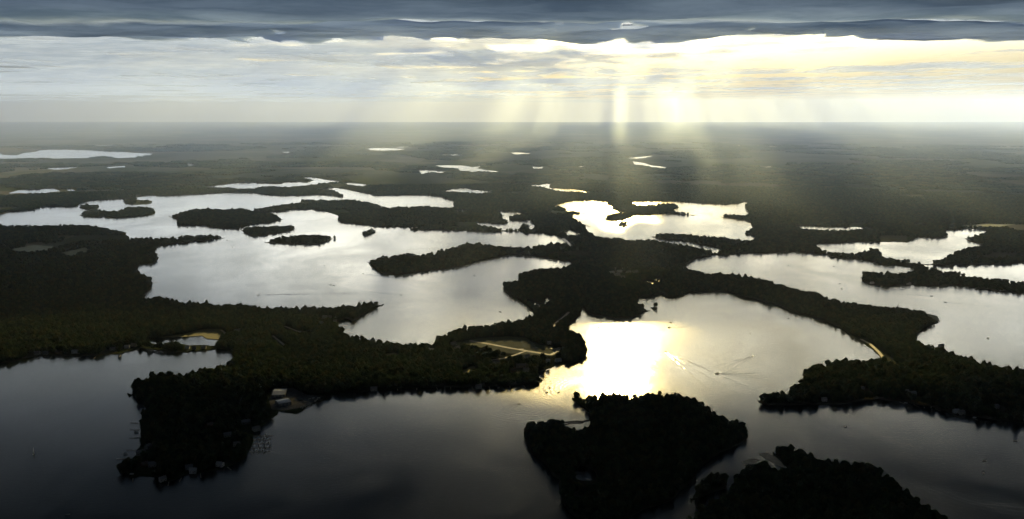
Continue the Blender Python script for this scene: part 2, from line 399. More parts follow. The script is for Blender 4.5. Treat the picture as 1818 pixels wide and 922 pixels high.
def dens(poly, lo=6.0):
    """fractal subdivision of a traced outline (pixel units)"""
    pts = list(poly)
    for it in range(2):
        out = []
        for i in range(len(pts)):
            a = pts[i]; b = pts[(i + 1) % len(pts)]
            out.append(a)
            L = math.hypot(b[0]-a[0], b[1]-a[1])
            if L > lo and a[1] < 1000 and b[1] < 1000 and -400 < a[0] < 2200:
                j = (random.random() - 0.5) * min(L * 0.16, 3.0)
                nx, ny = -(b[1]-a[1]) / L, (b[0]-a[0]) / L
                k = 0.35 if a[1] < 420 else 1.0
                out.append(((a[0]+b[0])/2 + nx*j*k*1.5, (a[1]+b[1])/2 + ny*j*k*0.7))
        pts = out
    return pts

def to_world(poly, water, tree_h=11.0, sub=True):
    """traced outline -> shoreline. Where trees on the near side hide the shore, the trace follows the tree tops."""
    pts = dens(poly) if sub else list(poly)
    n = len(pts)
    A = sum(pts[i][0]*pts[(i+1) % n][1] - pts[(i+1) % n][0]*pts[i][1] for i in range(n))
    sgn = 1.0 if A > 0 else -1.0
    out = []
    for i in range(n):
        a = pts[i-1]; b = pts[(i+1) % n]
        ex, ey = b[0]-a[0], b[1]-a[1]; L = math.hypot(ex, ey) or 1
        ny = -ex / L * sgn                    # outward normal, y down
        w = ny if water else -ny
        w = max(0.0, min(1.0, (w - 0.15) / 0.5))
        py = pts[i][1]
        h = tree_h * (1.0 if py > 430 else max(0.25, (py - 250) / 180.0))
        out.append(gpt(pts[i][0], pts[i][1], h * w))
    return out

SHORE = []      # world polygons of all main lakes (holes in the land)
for k, v in LAKES.items():
    w = to_world(v, True)
    if k == 'front':
        pass
    SHORE.append((k, w))
for s in FAR_LAKES: SHORE.append(('far', to_world(P(s), True, 8.0)))
for k, s in PONDS.items():
    if not k.startswith('island_pond'): SHORE.append((k, to_world(P(s), True, 6.0)))
ISL = {k: to_world(P(s), False) for k, s in ISLANDS.items()}
ISLPOND = {k: to_world(P(PONDS[k]), True, 6.0) for k in ('island_pond', 'island_pond_b')}

def sheet(name, outer, holes, z, skirt, mat):
    """flat land sheet with lake openings, and a bank going down into the water at every shore"""
    loops = [outer] + holes
    V = []; E = []
    for lp in loops:
        b = len(V); n = len(lp)
        V += [Vector((p[0], p[1])) for p in lp]
        E += [(b + i, b + (i + 1) % n) for i in range(n)]
    vo, eo, fo, *_ = geometry.delaunay_2d_cdt(V, E, [], 0, 0.01)
    pts = np.array([(v.x, v.y) for v in vo])
    tri = np.array([tuple(f) for f in fo if len(f) == 3])
    cen = pts[tri].mean(1)
    keep = inside(cen, outer)
    for h in holes: keep &= ~inside(cen, h)
    tri = tri[keep]
    verts = [(p[0], p[1], z) for p in pts]; faces = [tuple(t) for t in tri]
    for li, lp in enumerate(loops if name != 'land' else holes):
        b = len(verts); n = len(lp)
        verts += [(p[0], p[1], z) for p in lp] + [(p[0], p[1], z - skirt) for p in lp]
        faces += [(b + i, b + (i+1) % n, b + n + (i+1) % n, b + n + i) for i in range(n)]
    return mesh_obj(name, verts, faces, mat)

LZ = 1.2
BACK = -12000.0
land = sheet('land', [(-70000, BACK), (70000, BACK), (70000, FAR), (-70000, FAR)], [w for _, w in SHORE], LZ, 3.0, M['land'])
tag(land, 'dark wooded mainland and far farmland round the lakes', kind='structure')
water = mesh_obj('water', [(-69000, BACK+500, 0), (69000, BACK+500, 0), (69000, FAR-300, 0), (-69000, FAR-300, 0)], [(0, 1, 2, 3)], M['water'])
tag(water, 'lake water reflecting the evening sky', kind='structure')
ISL_LABEL = {
 'west_islet': 'small dark islet nearest the far left shore', 'west_twin': 'long low twin island off the far left shore',
 'west_oval': 'small oval island near the far shore of the left lake', 'pond_island': 'large low island with ponds in the left lake',
 'south_oval': 'oval island just below the island with ponds', 'lens_island': 'lens shaped island alone in the left lake',
 'dot_island': 'tiny square islet right of the lens shaped island', 'glint_islet': 'tiny islet in the glaring lake',
 'bay_islet': 'tiny islet at the head of the sunlit bay', 'front_island': 'ground of the big wooded island at bottom centre',
 'corner_island': 'ground of the wooded island in the bottom right corner', 'channel_islet': 'low islet in the channel at bottom right'}
for k, w in ISL.items():
    holes = [ISLPOND[h] for h in HOLES_IN_ISLAND.get(k, [])]
    tag(sheet('island', w, holes, LZ, 3.0, M['land']), ISL_LABEL[k], kind='structure')

# ------------------------------------------------------------------ clouds
def cloud_material(name, lo, hi, amax, wisp=0.12, cols=((0.20, 0.26, 0.35), (0.40, 0.47, 0.57))):
    m, t, out = mat_new(name)
    at = t.add('ShaderNodeAttribute'); at.attribute_name = 'thick'
    pos = t.add('ShaderNodeNewGeometry').outputs['Position']
    n = t.noise(t.vmath('MULTIPLY', pos, (0.0018, 0.0018, 0.0018)), 1.0, 6, 0.6)
    a = t.ramp(t.math('ADD', at.outputs['Fac'], t.math('MULTIPLY', t.math('SUBTRACT', n, 0.5), wisp)), lo, hi, 0.0, amax)
    n2 = t.noise(t.vmath('MULTIPLY', pos, (0.0007, 0.0012, 0.0012)), 1.0, 8, 0.65)
    col = t.mix(t.ramp(n2, 0.35, 0.65), C(*cols[0]), C(*cols[1]))
    df = t.add('ShaderNodeBsdfDiffuse'); tr = t.add('ShaderNodeBsdfTranslucent'); mx = t.add('ShaderNodeMixShader')
    t.link(col, df.inputs[0]); mx.inputs[0].default_value = 0.80
    through = t.ramp(at.outputs['Fac'], 1.2, 1.7, 1.0, 0.34)      # thicker cloud lets less light through
    t.link(t.mix(1.0, col, t.xyz(through, through, through), 'MULTIPLY'), tr.inputs[0])
    t.link(df.outputs[0], mx.inputs[1]); t.link(tr.outputs[0], mx.inputs[2])
    tp = t.add('ShaderNodeBsdfTransparent'); m2 = t.add('ShaderNodeMixShader')
    t.link(a, m2.inputs[0]); t.link(tp.outputs[0], m2.inputs[1]); t.link(mx.outputs[0], m2.inputs[2])
    t.link(m2.outputs[0], out.inputs[0])
    return m
M['cloud'] = cloud_material('cloud', -0.03, 0.06, 1.0)
M['cloud_bank'] = cloud_material('cloud_bank', -0.05, 0.24, 1.0, 0.45)
DECK_Z = 1300.0
HAZE_TOP = 1130.0
def sst(x, a, b):
    u = np.clip((x - a) / (b - a), 0, 1); return u*u*(3 - 2*u)

def cloud_sheet(name, xs, ys, field, zbase, depth, label, mat=None):
    X, Y = np.meshgrid(xs, ys)
    T = field(X, Y)
    ny_, nx_ = X.shape
    Tc = np.clip(T, 0, None)
    und = fbm(X/1.3, Y/0.9, 6, 91) * 55 + fbm(X/0.35, Y/0.35, 4, 55) * 22
    lump = fbm(X/1.1, Y/1.1, 5, 23)
    zb = zbase + und
    zt = zb + np.where(T > 0, 30 + depth * sst(Tc, 0, 0.9) * (1 + 0.5 * lump), 0)
    idx = np.arange(nx_*ny_).reshape(ny_, nx_)
    q = np.stack([idx[:-1,:-1], idx[:-1,1:], idx[1:,1:], idx[1:,:-1]], -1).reshape(-1, 4)
    k = (T.ravel()[q] > (-0.12 if mat is None else -0.4)).any(1)
    q = q[k]
    N = nx_*ny_
    faces = np.concatenate([q[:, ::-1], q + N])
    verts = np.concatenate([np.stack([X.ravel()*1000, Y.ravel()*1000, zb.ravel()], 1), np.stack([X.ravel()*1000, Y.ravel()*1000, zt.ravel()], 1)])
    used = np.unique(faces); remap = -np.ones(2*N, int); remap[used] = np.arange(len(used))
    o = mesh_obj(name, verts[used], remap[faces], mat or M['cloud'], smooth=True)
    at = o.data.attributes.new('thick', 'FLOAT', 'POINT')
    at.data.foreach_set('value', np.concatenate([T.ravel(), T.ravel()])[used].astype(np.float32))
    tag(o, label, 'cloud')
    return o

def front_field(X, Y):
    far_edge = 8.95 + 0.30*fbm(X/3.0, X*0+1.3, 2, 8) + 0.8*fbm(X/0.6, X*0+4.3, 3, 18) + 0.55*np.exp(-((X - 1.2)/0.8)**2)
    near_edge = 7.15 + 0.2*fbm(X/1.5, X*0+7.7, 3, 28)
    t = np.minimum(sst(Y, near_edge - 0.1, near_edge + 0.1) * 1.5, 1 - sst(Y, far_edge - 0.7, far_edge + 0.3)) * 1.1 - 0.15
    holes = 0.8 * sst(fbm(X/0.35 + 0.13*Y, Y/0.9, 3, 131), 0.15, 0.5)
    holes = holes * (1 - 0.9*np.exp(-((X - 1.2)/0.8)**2)*sst(Y, 7.9, 8.3))
    gate = 0.5*np.exp(-((X - 1.15)/0.6)**2 - ((Y - 7.5)/0.5)**2)
    return t + 0.22 * fbm(X/1.6, Y/0.7, 6, 31) - holes - gate
def over_field(X, Y):
    edge = 6.05 + 0.2*fbm(X/1.5, X*0+2.7, 4, 38)
    t = (1 - sst(Y, edge - 0.8, edge + 0.2)) * 1.2 - 0.15 + 0.6 * (1 - sst(Y, 3.6, 5.6))
    return t + 0.22 * fbm(X/1.6, Y/1.6, 6, 71)
xs = np.concatenate([np.arange(-30, -10, 0.5), np.arange(-10, 10, 0.075), np.arange(10, 30.1, 0.5)])
cloud_sheet('cloud_bank', xs, np.arange(6.6, 9.4, 0.05), front_field, DECK_Z, 40, 'long dark blue grey cloud bank along the top of the view', M['cloud_bank'])
cloud_sheet('cloud_deck', np.concatenate([np.arange(-30, -8, 0.5), np.arange(-8, 8, 0.12), np.arange(8, 30.1, 0.5)]), np.concatenate([np.arange(-20, 3, 0.6), np.arange(3, 7.4, 0.08)]), over_field, DECK_Z - 130, 260, 'grey cloud deck overhead that shades the foreground', M['cloud_bank'])

M['cloud_thin'] = cloud_material('thin_cloud', -0.20, 0.50, 0.58, 0.12, ((0.38, 0.46, 0.58), (0.56, 0.63, 0.72)))
def far_field(X, Y):
    e = Y + 2.0*fbm(X/5.0, Y/4.0, 4, 61)
    t = sst(e, 24.0, 28.0) * 0.62 - 0.42 + 0.05*sst(Y, 36.0, 56.0) - 0.45*sst(Y, 80.0, 230.0)
    side = 0.22 * sst(-X/Y, -0.05, 0.35) - 0.30 * sst(X/Y, 0.0, 0.3)          # the sheet is more broken towards the right
    return t + side + 0.8*fbm(X/7.0 + 0.1*Y, Y/7.0, 5, 171) + 0.5*fbm(X/1.1 - 0.13*Y, Y/4.0, 3, 271)
cloud_sheet('cloud_streaks', np.concatenate([np.arange(-190, -30, 2.5), np.arange(-30, 36, 0.3), np.arange(36, 190.1, 2.5)]), np.concatenate([np.arange(16, 40, 0.35), np.arange(40, 125, 1.0), np.arange(125, 270, 4.0)]), far_field, 3000.0, 60, 'broken grey cloud streaks low above the horizon', M['cloud_thin'])

M['cloud_added'] = cloud_material('added_soft_cloud', -0.10, 0.20, 0.93, 0.12, ((0.66, 0.72, 0.82), (0.88, 0.90, 0.94)))  # soft look shared by the two added, unseen cloud sheets
def puff_field(X, Y):  # unseen high cloud, added to shade the far haze and shape beams
    q = X - math.tan(SUN_AZ)*Y                       # distance across the sunlight
    t = 1.7*fbm(q/0.62, Y/12.0, 3, 311) + 1.0*fbm(q/0.25, Y/9.0, 2, 411) + 0.20 + 0.50*np.exp(-((q - 0.3)/1.3)**2)
    ends = sst(Y, 27.0, 29.5) * (1 - sst(Y, 60.0, 64.0)) * (1 - sst(q, 13.0, 17.5)) * (1 - sst(-q, 8.5, 12.5))
    return t - 1.6*(1 - ends)
cloud_sheet('added_beam_cloud', np.arange(-16, 27, 0.13), np.arange(26.0, 65.0, 0.6), puff_field, 6000.0, 140, 'unseen broken high cloud added to split the sunlight into beams', M['cloud_added'])

def low_field(X, Y):  # unseen low cloud, added to cut sunbeams and soften the bay glare
    q = X - math.tan(SUN_AZ)*Y
    t = 2.2*fbm(q/0.42, Y/4.0, 3, 511) + 0.7*fbm(q/0.15, Y/3.0, 2, 611) + 0.05
    ends = sst(Y, 10.0, 11.5) * (1 - sst(Y, 15.8, 17.4)) * (1 - sst(np.abs(q + 0.5), 3.2, 4.8))
    gate = np.clip(1.3*np.exp(-((X - 1.6)/0.6)**2 - ((Y - 12.9)/1.0)**2), 0, 1)
    veil = np.clip(1.2*np.exp(-((X - 1.15)/1.0)**2 - ((Y - 9.3)/0.9)**2), 0, 1)      # thin veil added to dim the sun over the bay
    v = (t - 1.6*(1 - ends))*(1 - gate) - 0.02*gate
    v = v*(1 - veil) + (0.05 + 0.10*fbm(X/0.25, Y/0.5, 3, 711))*veil
    return v
cloud_sheet('added_low_cloud', np.arange(-6, 9, 0.06), np.arange(8.0, 18.0, 0.15), low_field, 2000.0, 120, 'unseen torn clouds added behind the dark bank to cut the sunlight into beams', M['cloud_added'])

# ------------------------------------------------------------------ haze
HAZE_D = 3.0e-5
mh, th, oh = mat_new('haze')
pvn = th.add('ShaderNodeVolumePrincipled')
pvn.inputs['Color'].default_value = C(0.56, 0.70, 1.0)
pvn.inputs['Density'].default_value = HAZE_D
pvn.inputs['Anisotropy'].default_value = 0.72
th.link(pvn.outputs[0], oh.inputs['Volume'])
hb = MB(); hb.box(-72000, 72000, BACK-1000, FAR + 1000, -4, HAZE_TOP)
haze = hb.build('haze', mh)
tag(haze, 'pale evening haze with slanting sunbeams', 'haze', kind='stuff')

# ------------------------------------------------------------------ tree shapes
def ico():
    t = (1 + 5 ** 0.5) / 2
    v = np.array([(-1,t,0),(1,t,0),(-1,-t,0),(1,-t,0),(0,-1,t),(0,1,t),(0,-1,-t),(0,1,-t),(t,0,-1),(t,0,1),(-t,0,-1),(-t,0,1)], float)
    v /= np.linalg.norm(v[0])
    f = [(0,11,5),(0,5,1),(0,1,7),(0,7,10),(0,10,11),(1,5,9),(5,11,4),(11,10,2),(10,7,6),(7,1,8),(3,9,4),(3,4,2),(3,2,6),(3,6,8),(3,8,9),(4,9,5),(2,4,11),(6,2,10),(8,6,7),(9,8,1)]
    return v, f
ICO = ico()
def crown_mesh(name, seed, w, h, z0, lobes, leaves, mat, leaf=0.9, core=0.8):
    """crown of leaf sprays set round irregular boughs; unit: metres"""
    r = np.random.default_rng(seed)
    V = []; Fc = []
    for i in range(lobes):
        a = 2*math.pi*(i*0.618 + r.random()*0.2); u = (i + 0.5) / lobes
        zz = z0 + h * (0.12 + 0.80*u)
        prof = math.sin(math.pi * (0.18 + 0.74*u)) ** 0.8
        rad = w * 0.5 * prof * (0.35 + 0.55*r.random())
        c = np.array([math.cos(a)*rad, math.sin(a)*rad, zz])
        s = w * (0.20 + 0.13*r.random()) * (0.75 + 0.35*prof); sz = s * (0.75 + 0.35*r.random())
        iv, ifc = ICO
        b = len(V)
        jit = 1 + (r.random(12) - 0.5) * 0.5
        for p, jj in zip(iv, jit): V.append(tuple(c + p * np.array([s, s, sz]) * core * jj))
        Fc += [tuple(q + b for q in f) for f in ifc]
        for k in range(leaves):
            dvec = r.normal(size=3); dvec /= np.linalg.norm(dvec)
            if dvec[2] < -0.5: dvec[2] *= -1
            p = c + dvec * np.array([s, s, sz]) * (0.8 + 0.35*r.random())
            nn = dvec + r.normal(size=3)*0.6; nn /= np.linalg.norm(nn)
            t1 = np.cross(nn, r.normal(size=3)); t1 /= np.linalg.norm(t1); t2 = np.cross(nn, t1)
            q = leaf * (0.6 + 0.8*r.random())
            b = len(V)
            V += [tuple(p - t1*q*.6), tuple(p + t2*q*.5), tuple(p + t1*q*.7), tuple(p - t2*q*.5)]
            Fc.append((b, b+1, b+2, b+3))
    me = bpy.data.meshes.new(name); me.from_pydata(V, [], Fc); me.materials.append(mat); me.update()
    return me
def trunk_mesh(seed, h, r0, w):
    r = random.Random(seed); m = MB()
    m.tube((0, 0, -1.0), (0.2, 0.1, h*0.45), r0, r0*0.7)
    m.tube((0.2, 0.1, h*0.45), (0.1, 0.3, h*0.8), r0*0.7, r0*0.3)
    for k in range(4):
        a = r.random()*6.28; z = h*(0.3 + 0.12*k)
        m.tube((0.15, 0.1, z), (math.cos(a)*w*0.28, math.sin(a)*w*0.28, z + h*0.16), r0*0.35, r0*0.12, 5)
    me = bpy.data.meshes.new('trunk'); me.from_pydata(m.v, [], m.f); me.materials.append(M['bark']); me.update()
    return me
# (crown width, crown height, clear stem, lobes, leaf sprays, material)
SPEC = [(11, 11.5, 2.6, 12, 30, 'leaf'), (13, 10.5, 2.4, 13, 30, 'leaf_dark'), (9, 13.5, 2.4, 12, 28, 'leaf'), (12, 12.5, 3.2, 13, 30, 'leaf_olive'), (8, 9.0, 2.0, 10, 28, 'leaf_dark')]
CROWN = [crown_mesh('crown', 100 + i, s[0], s[1], s[2], s[3], s[4], M[s[5]]) for i, s in enumerate(SPEC)]
TRUNK = [trunk_mesh(200 + i, s[1] + s[2], 0.38, s[0]) for i, s in enumerate(SPEC)]
MID = [crown_mesh('crown_mid', 300 + i, s[0]*1.3, s[1]*1.0, 1.0, 7, 7, M[s[5]], 1.8, 1.0) for i, s in enumerate(SPEC[:4])]
def clump_mesh(seed, mat):
    r = np.random.default_rng(seed); V = []; Fc = []
    for k in range(16):
        c = np.array([(r.random()-0.5)*70, (r.random()-0.5)*70, 4 + 4*r.random()]); s = 8 + 6*r.random()
        b = len(V); jit = 1 + (r.random(12)-0.5)*0.4
        V += [tuple(c + p*np.array([s, s, s*0.75])*j) for p, j in zip(ICO[0], jit)]; Fc += [tuple(q+b for q in f) for f in ICO[1]]
    me = bpy.data.meshes.new('tree_clump'); me.from_pydata(V, [], Fc); me.materials.append(mat); me.update()
    return me
CLUMP = [clump_mesh(400 + i, M[m]) for i, m in enumerate(('leaf', 'leaf_dark', 'leaf_olive'))]

# ------------------------------------------------------------------ where trees stand
MAIN = [w for k, w in SHORE]
NEARW = [w for k, w in SHORE if k != 'far'] + [w for k, w in SHORE if k == 'far']
CLEAR = {k: [gpt(*p) for p in P(s)] for k, s in {
 'lawn': '800,612 834,604 870,600 905,598 935,601 950,612 985,617 992,622 996,631 960,634 900,628 860,622',
 'field': '680,630 700,627 712,631 705,635 684,635',
 'reeds': '285,600 324,594 362,585 393,585 402,594 392,604 367,602 359,597 324,599',
 'yard': '484,690 520,690 545,702 572,704 560,716 540,724 505,730 482,728 478,712',
 'westfield': '20,443 60,436 95,438 90,446 45,450', 'westfield_b': '110,450 150,440 165,446 130,456',
 'parcel_b': '815,659 832,655 838,660 824,665', 'parcel_c': '826,652 840,650 846,656 836,657',
 'causeway': '1532,600 1540,604 1566,622 1585,644 1574,648 1560,634 1545,618 1530,608',
 'eastfield': '1700,401 1760,398 1800,399 1770,405 1720,405', 'tip': '1640,556 1664,562 1668,569 1655,572 1640,566',
}.items()}
ROADS = [  # centre lines (photo pixels) and half width in metres
 ([(834,606),(870,612),(905,619),(935,624),(965,629),(978,631),(988,626),(994,618)], 5.0),
 ([(935,624),(915,631),(895,637),(870,641)], 3.5), ([(905,619),(918,621),(930,621)], 3.0), ([(975,619),(985,621),(994,618)], 3.0),
 ([(1528,603),(1545,612),(1560,626),(1572,641),(1586,648)], 4.0),
 ([(980,582),(990,572),(1000,565),(1010,555)], 4.0), ([(1000,424),(1008,432),(1018,440)], 8.0), ([(393,587),(399,592),(396,600)], 3.0),
 ([(484,597),(500,610),(512,620)], 3.0), ([(505,580),(530,590),(560,598)], 3.0),
]
def ribbon(pts, hw):
    w = [gpt(*p) for p in pts]; L = []; R = []
    for i, p in enumerate(w):
        a = w[max(0, i-1)]; b = w[min(len(w)-1, i+1)]
        tx, ty = b[0]-a[0], b[1]-a[1]; l = math.hypot(tx, ty)
        L.append((p[0]-ty/l*hw, p[1]+tx/l*hw)); R.append((p[0]+ty/l*hw, p[1]-tx/l*hw))
    return L, R
ROADPOLY = []
for pts, hw in ROADS:
    L, R = ribbon(pts, hw + 4); ROADPOLY.append(L + R[::-1])

def scatter(r0, r1, step, az=37.0, jit=0.45, seed=1):
    r = np.random.default_rng(seed)
    xm = r1 * math.sin(math.radians(az))
    gx = np.arange(-xm, xm, step); gy = np.arange(r0 * 0.75, r1, step)
    X, Y = np.meshgrid(gx, gy); pts = np.stack([X.ravel(), Y.ravel()], 1)
    pts += (r.random(pts.shape) - 0.5) * 2 * jit * step
    d_ = np.hypot(pts[:, 0], pts[:, 1]); a_ = np.abs(np.arctan2(pts[:, 0], pts[:, 1]))
    return pts[(d_ >= r0) & (d_ < r1) & (a_ < math.radians(az))]
def clearance(pts, margin):
    """points at least `margin` inside land: tests the point and four neighbours"""
    ok_all = None
    for ox, oy in ((0, 0), (margin, 0), (-margin, 0), (0, margin), (0, -margin)):
        q = pts + np.array([ox, oy]); wet = np.zeros(len(q), bool)
        for w in MAIN: wet |= inside(q, w)
        for k, w in ISL.items(): wet &= ~inside(q, w)
        for w in ISLPOND.values(): wet |= inside(q, w)
        ok_all = ~wet if ok_all is None else ok_all & ~wet
    return ok_all
def cleared(pts):
    m = np.zeros(len(pts), bool)
    for dy_ in (0, 11, 22, 33):            # low growth in front of an opening, so that it shows over the tree tops
        q = pts + np.array([0, dy_])
        for w in CLEAR.values(): m |= inside(q, w)
        for w in ROADPOLY: m |= inside(q, w)
        for k, w in SHORE:
            if k in PONDS: m |= inside(q, w)
        for w in ISLPOND.values(): m |= inside(q, w)
    return m
def px_of(pts, z=0.0):
    X = pts[:, 0]; Y = pts[:, 1]; Z = z - CAM_H
    cp, sp = math.cos(PITCH), math.sin(PITCH)
    dep = Y*cp - Z*sp; up = Y*sp + Z*cp
    return np.stack([CX + F*X/dep, CY - F*up/dep], 1)
HOUSE_SPOTS = []   # filled below: (x, y, radius) kept free of trees
# (x, y in the photo, width, length, turn, style, gap towards the viewer, label)
HOUSES = [
 (250,808,15,12,0.5,'pale','house with a pale steep gable near the tip of the dark point'),
 (263,797,10,9,1.2,'grey','small grey house just behind the pale gabled house on the dark point'),
 (271,829,12,10,0.2,'grey','upright grey house between trees at the bottom of the dark point'),
 (257,829,11,9,0.9,'brown','brownish house left of the upright grey house on the dark point'),
 (336,834,12,9,0.3,'grey','grey house behind the bright white house on the lower shore of the point'),
 (343,840,11,8,0.1,'white','bright white house on the lower shore of the dark point'),
 (289,855,10,8,0.8,'pale','pale house standing at the lowest tip of the dark point'),
 (391,829,12,8,-0.3,'white','white cottage by the right hand shore of the dark point'),
 (437,753,16,11,0.4,'grey','grey roofed house inland from the boat piers'),
 (372,759,13,10,1.0,'brown','brown house deep in the trees of the dark point'),
 (404,776,13,10,0.4,'grey','grey house in a clearing left of the boat piers'),
 (421,793,12,9,0.1,'pale','pale house among trees just left of the boat piers'),
 (455,765,13,9,0.7,'pale','pale lakeside house above the boat piers'),
 (135,628,18,10,0.05,'white','brightest white house on the shore at far left'),
 (66,630,12,9,0.2,'pale','pale house on the left shore, leftmost of its row'),
 (81,630,11,9,0.1,'grey','grey house beside the pale one on the left shore'),
 (104,629,12,9,0.0,'brown','brown house between the grey and the brightest white house on the left shore'),
 (200,623,12,9,0.3,'pale','pale house on the left shore, first right of the brightest white house'),
 (226,619,12,9,0.1,'white','white house on the left shore close to the marsh inlet'),
 (238,616,13,9,-0.2,'pale','pale house at the mouth of the marsh inlet'),
 (333,620,11,8,0.0,'white','white house between dark trees under the marsh pool'),
 (345,621,10,8,0.3,'grey','grey house right of the white house under the marsh pool'),
 (362,620,11,8,0.1,'pale','pale house at the right end of the row under the marsh pool'),
 (422,590,18,12,0.4,'grey','large grey house in the woods right of the marsh'),
 (571,576,13,10,0.2,'white','white house at the root of the wooded spit, nearer one'),
 (577,566,13,10,0.1,'white','white house at the root of the wooded spit, farther one'),
 (586,566,10,8,0.0,'grey','grey cottage beside the two white houses by the spit'),
 (595,573,11,9,0.2,'pale','pale house at the water where the wooded spit begins'),
 (767,625,10,9,0.1,'white','small white house at the corner of the bay left of the road'),
 (805,613,13,10,0.4,'grey','grey house at the left end of the pale road'),
 (812,621,12,10,0.9,'pale','pale house below the left end of the pale road'),
 (936,636,12,7,0.5,'pale','pale house just under the fork of the pale road'),
 (925,653,22,9,0.1,'grey','long low grey building near the shore below the road'),
 (934,660,14,8,0.0,'pale','pale house by the water below the long low building'),
 (912,661,13,9,0.2,'brown','brown house left of the pale waterside house'),
 (882,647,12,8,0.4,'pale','pale house in the trees under the branch road'),
 (973,644,10,8,0.0,'white','bright white house near the right end of the road'),
 (991,643,15,7,0.5,'white','white boathouse at the water near the end of the road'),
 (975,612,9,8,0.1,'white','tiny white house in the woods above the end of the road'),
 (1608,699,11,8,0.1,'white','small white house on the right hand wooded shore, leftmost of three'),
 (1620,702,13,9,0.2,'white','bright white house on the right hand wooded shore, middle of three'),
 (1463,713,10,8,0.0,'white','tiny white house near the left tip of the right hand wooded shore'),
 (1697,734,11,8,0.1,'white','white cottage on the right hand shore, left of a pair'),
 (1707,736,11,8,0.1,'pale','pale cottage on the right hand shore, right of a pair'),
 (1455,653,14,9,0.4,'brown','brown house among trees on the point below the curved causeway'),
 (1766,726,15,10,0.4,'grey','grey house deep in the woods at the right edge'),
 (1529,694,13,10,0.7,'grey','grey house in the middle of the right hand woods'),
 (1671,617,12,9,0.2,'pale','pale house on the far side of the right hand woods'),
 (1597,499,16,9,0.0,'pale','pale house on the long narrow point at upper right'),
 (1548,505,12,8,0.0,'white','white boathouse near the tip of the long narrow point at upper right'),
 (1613,506,14,8,0.0,'white','white house on the shore of the long narrow point at upper right'),
 (736,407,30,12,0.0,'white','white shore building on the far wooded peninsula of the left lake'),
 (1056,470,15,11,0.2,'white','white building at the narrow waist between the lakes'),
 (664,694,14,8,0.1,'pale','pale house on the dark shore right of the boatyard'),
 (850,690,13,8,0.2,'pale','pale house at the water on the dark shore in the centre'),
]
TOWN = [(1092,480),(1100,484),(1110,478),(1122,479),(1105,494),(1116,485),(1128,484),(1096,490),(1086,486)]
SHEDS = [(497,701,26,42,0.12,'big flat metal shed roof beside the boatyard'), (503,718,26,26,0.55,'lower wide grey boathouse roof by the boatyard water')]
for h in HOUSES:
    x, y = gpt(h[0], h[1]); HOUSE_SPOTS.append((x, y, max(h[2], h[3])*0.75 + 4, 34.0))
for q in TOWN:
    x, y = gpt(*q); HOUSE_SPOTS.append((x, y, 16, 60.0))
for h in SHEDS:
    x, y = gpt(h[0], h[1]); HOUSE_SPOTS.append((x, y, 30, 20.0))

def near_house(pts):
    m = np.zeros(len(pts), bool)
    for hx, hy, hr, hl in HOUSE_SPOTS:   # a gap towards the viewer, where lawn runs down
        dxy = pts - np.array([hx, hy])
        m |= (np.abs(dxy[:, 0]) < hr) & (dxy[:, 1] < hr) & (dxy[:, 1] > -hr - hl)
    return m

near = scatter(1050, 3300, 7.6, seed=1)
near = near[clearance(near, 3.5) & ~cleared(near)]
near = near[~near_house(near)]
dn = fbm(near[:, 0]/120, near[:, 1]/120, 3, 5)
near = near[(dn > -0.62)]
mid = scatter(3300, 7200, 15.0, seed=2); mid = mid[clearance(mid, 5) & ~cleared(mid)]
dm = fbm(mid[:, 0]/260, mid[:, 1]/260, 4, 15)
mid = mid[dm > -0.38]
far_t = scatter(7200, 17000, 62.0, seed=3); far_t = far_t[clearance(far_t, 38)]
df_ = fbm(far_t[:, 0]/900, far_t[:, 1]/900, 5, 25)
far_t = far_t[df_ > 0.0]
print('trees', len(near), len(mid), len(far_t))

# region of each tree, for one woodland object per place
REG = [('front_island', None), ('corner_island', None)]
def region_of(pts):
    px = px_of(pts); x, y = px[:, 0], px[:, 1]
    r = np.full(len(pts), 'north', dtype=object)
    r[(y > 398)] = 'isthmus'
    r[(x < 300) & (y > 398) & (y < 665)] = 'west'
    r[(x >= 225) & (x < 800) & (y > 520)] = 'point'
    r[(x < 470) & (y > 655)] = 'point'
    r[(x > 1230) & (y > 478)] = 'east'
    r[(x > 1345) & (y <= 530) & (y > 398) & (y < 478 + (x - 1230) * 0.05)] = 'northeast'
    r[(x > 630) & (x < 1000) & (y > 425) & (y < 492)] = 'spit'
    for k, w in ISL.items():
        m = inside(pts, w)
        r[m] = k if k in ('front_island', 'corner_island', 'channel_islet') else ('isles' if k not in ('bay_islet', 'glint_islet') else 'north')
    return r
WOOD_LABEL = {
 'north': 'dark woods spread over the flat country on the far shores', 'isthmus': 'dense dark woods on the neck of land in the middle',
 'west': 'dense woods on the broad dark headland at the left edge', 'point': 'woods on the dark point reaching down at lower left',
 'east': 'woods on the long strip of land curving to the right edge', 'northeast': 'woods on the shores round the upper right lakes',
 'spit': 'woods on the dark tongue of land in the left lake', 'front_island': 'closed canopy of the big island at bottom centre',
 'corner_island': 'closed canopy of the island in the bottom right corner', 'channel_islet': 'scrubby trees on the low islet in the channel',
 'isles': 'trees covering the small islands of the left lake'}

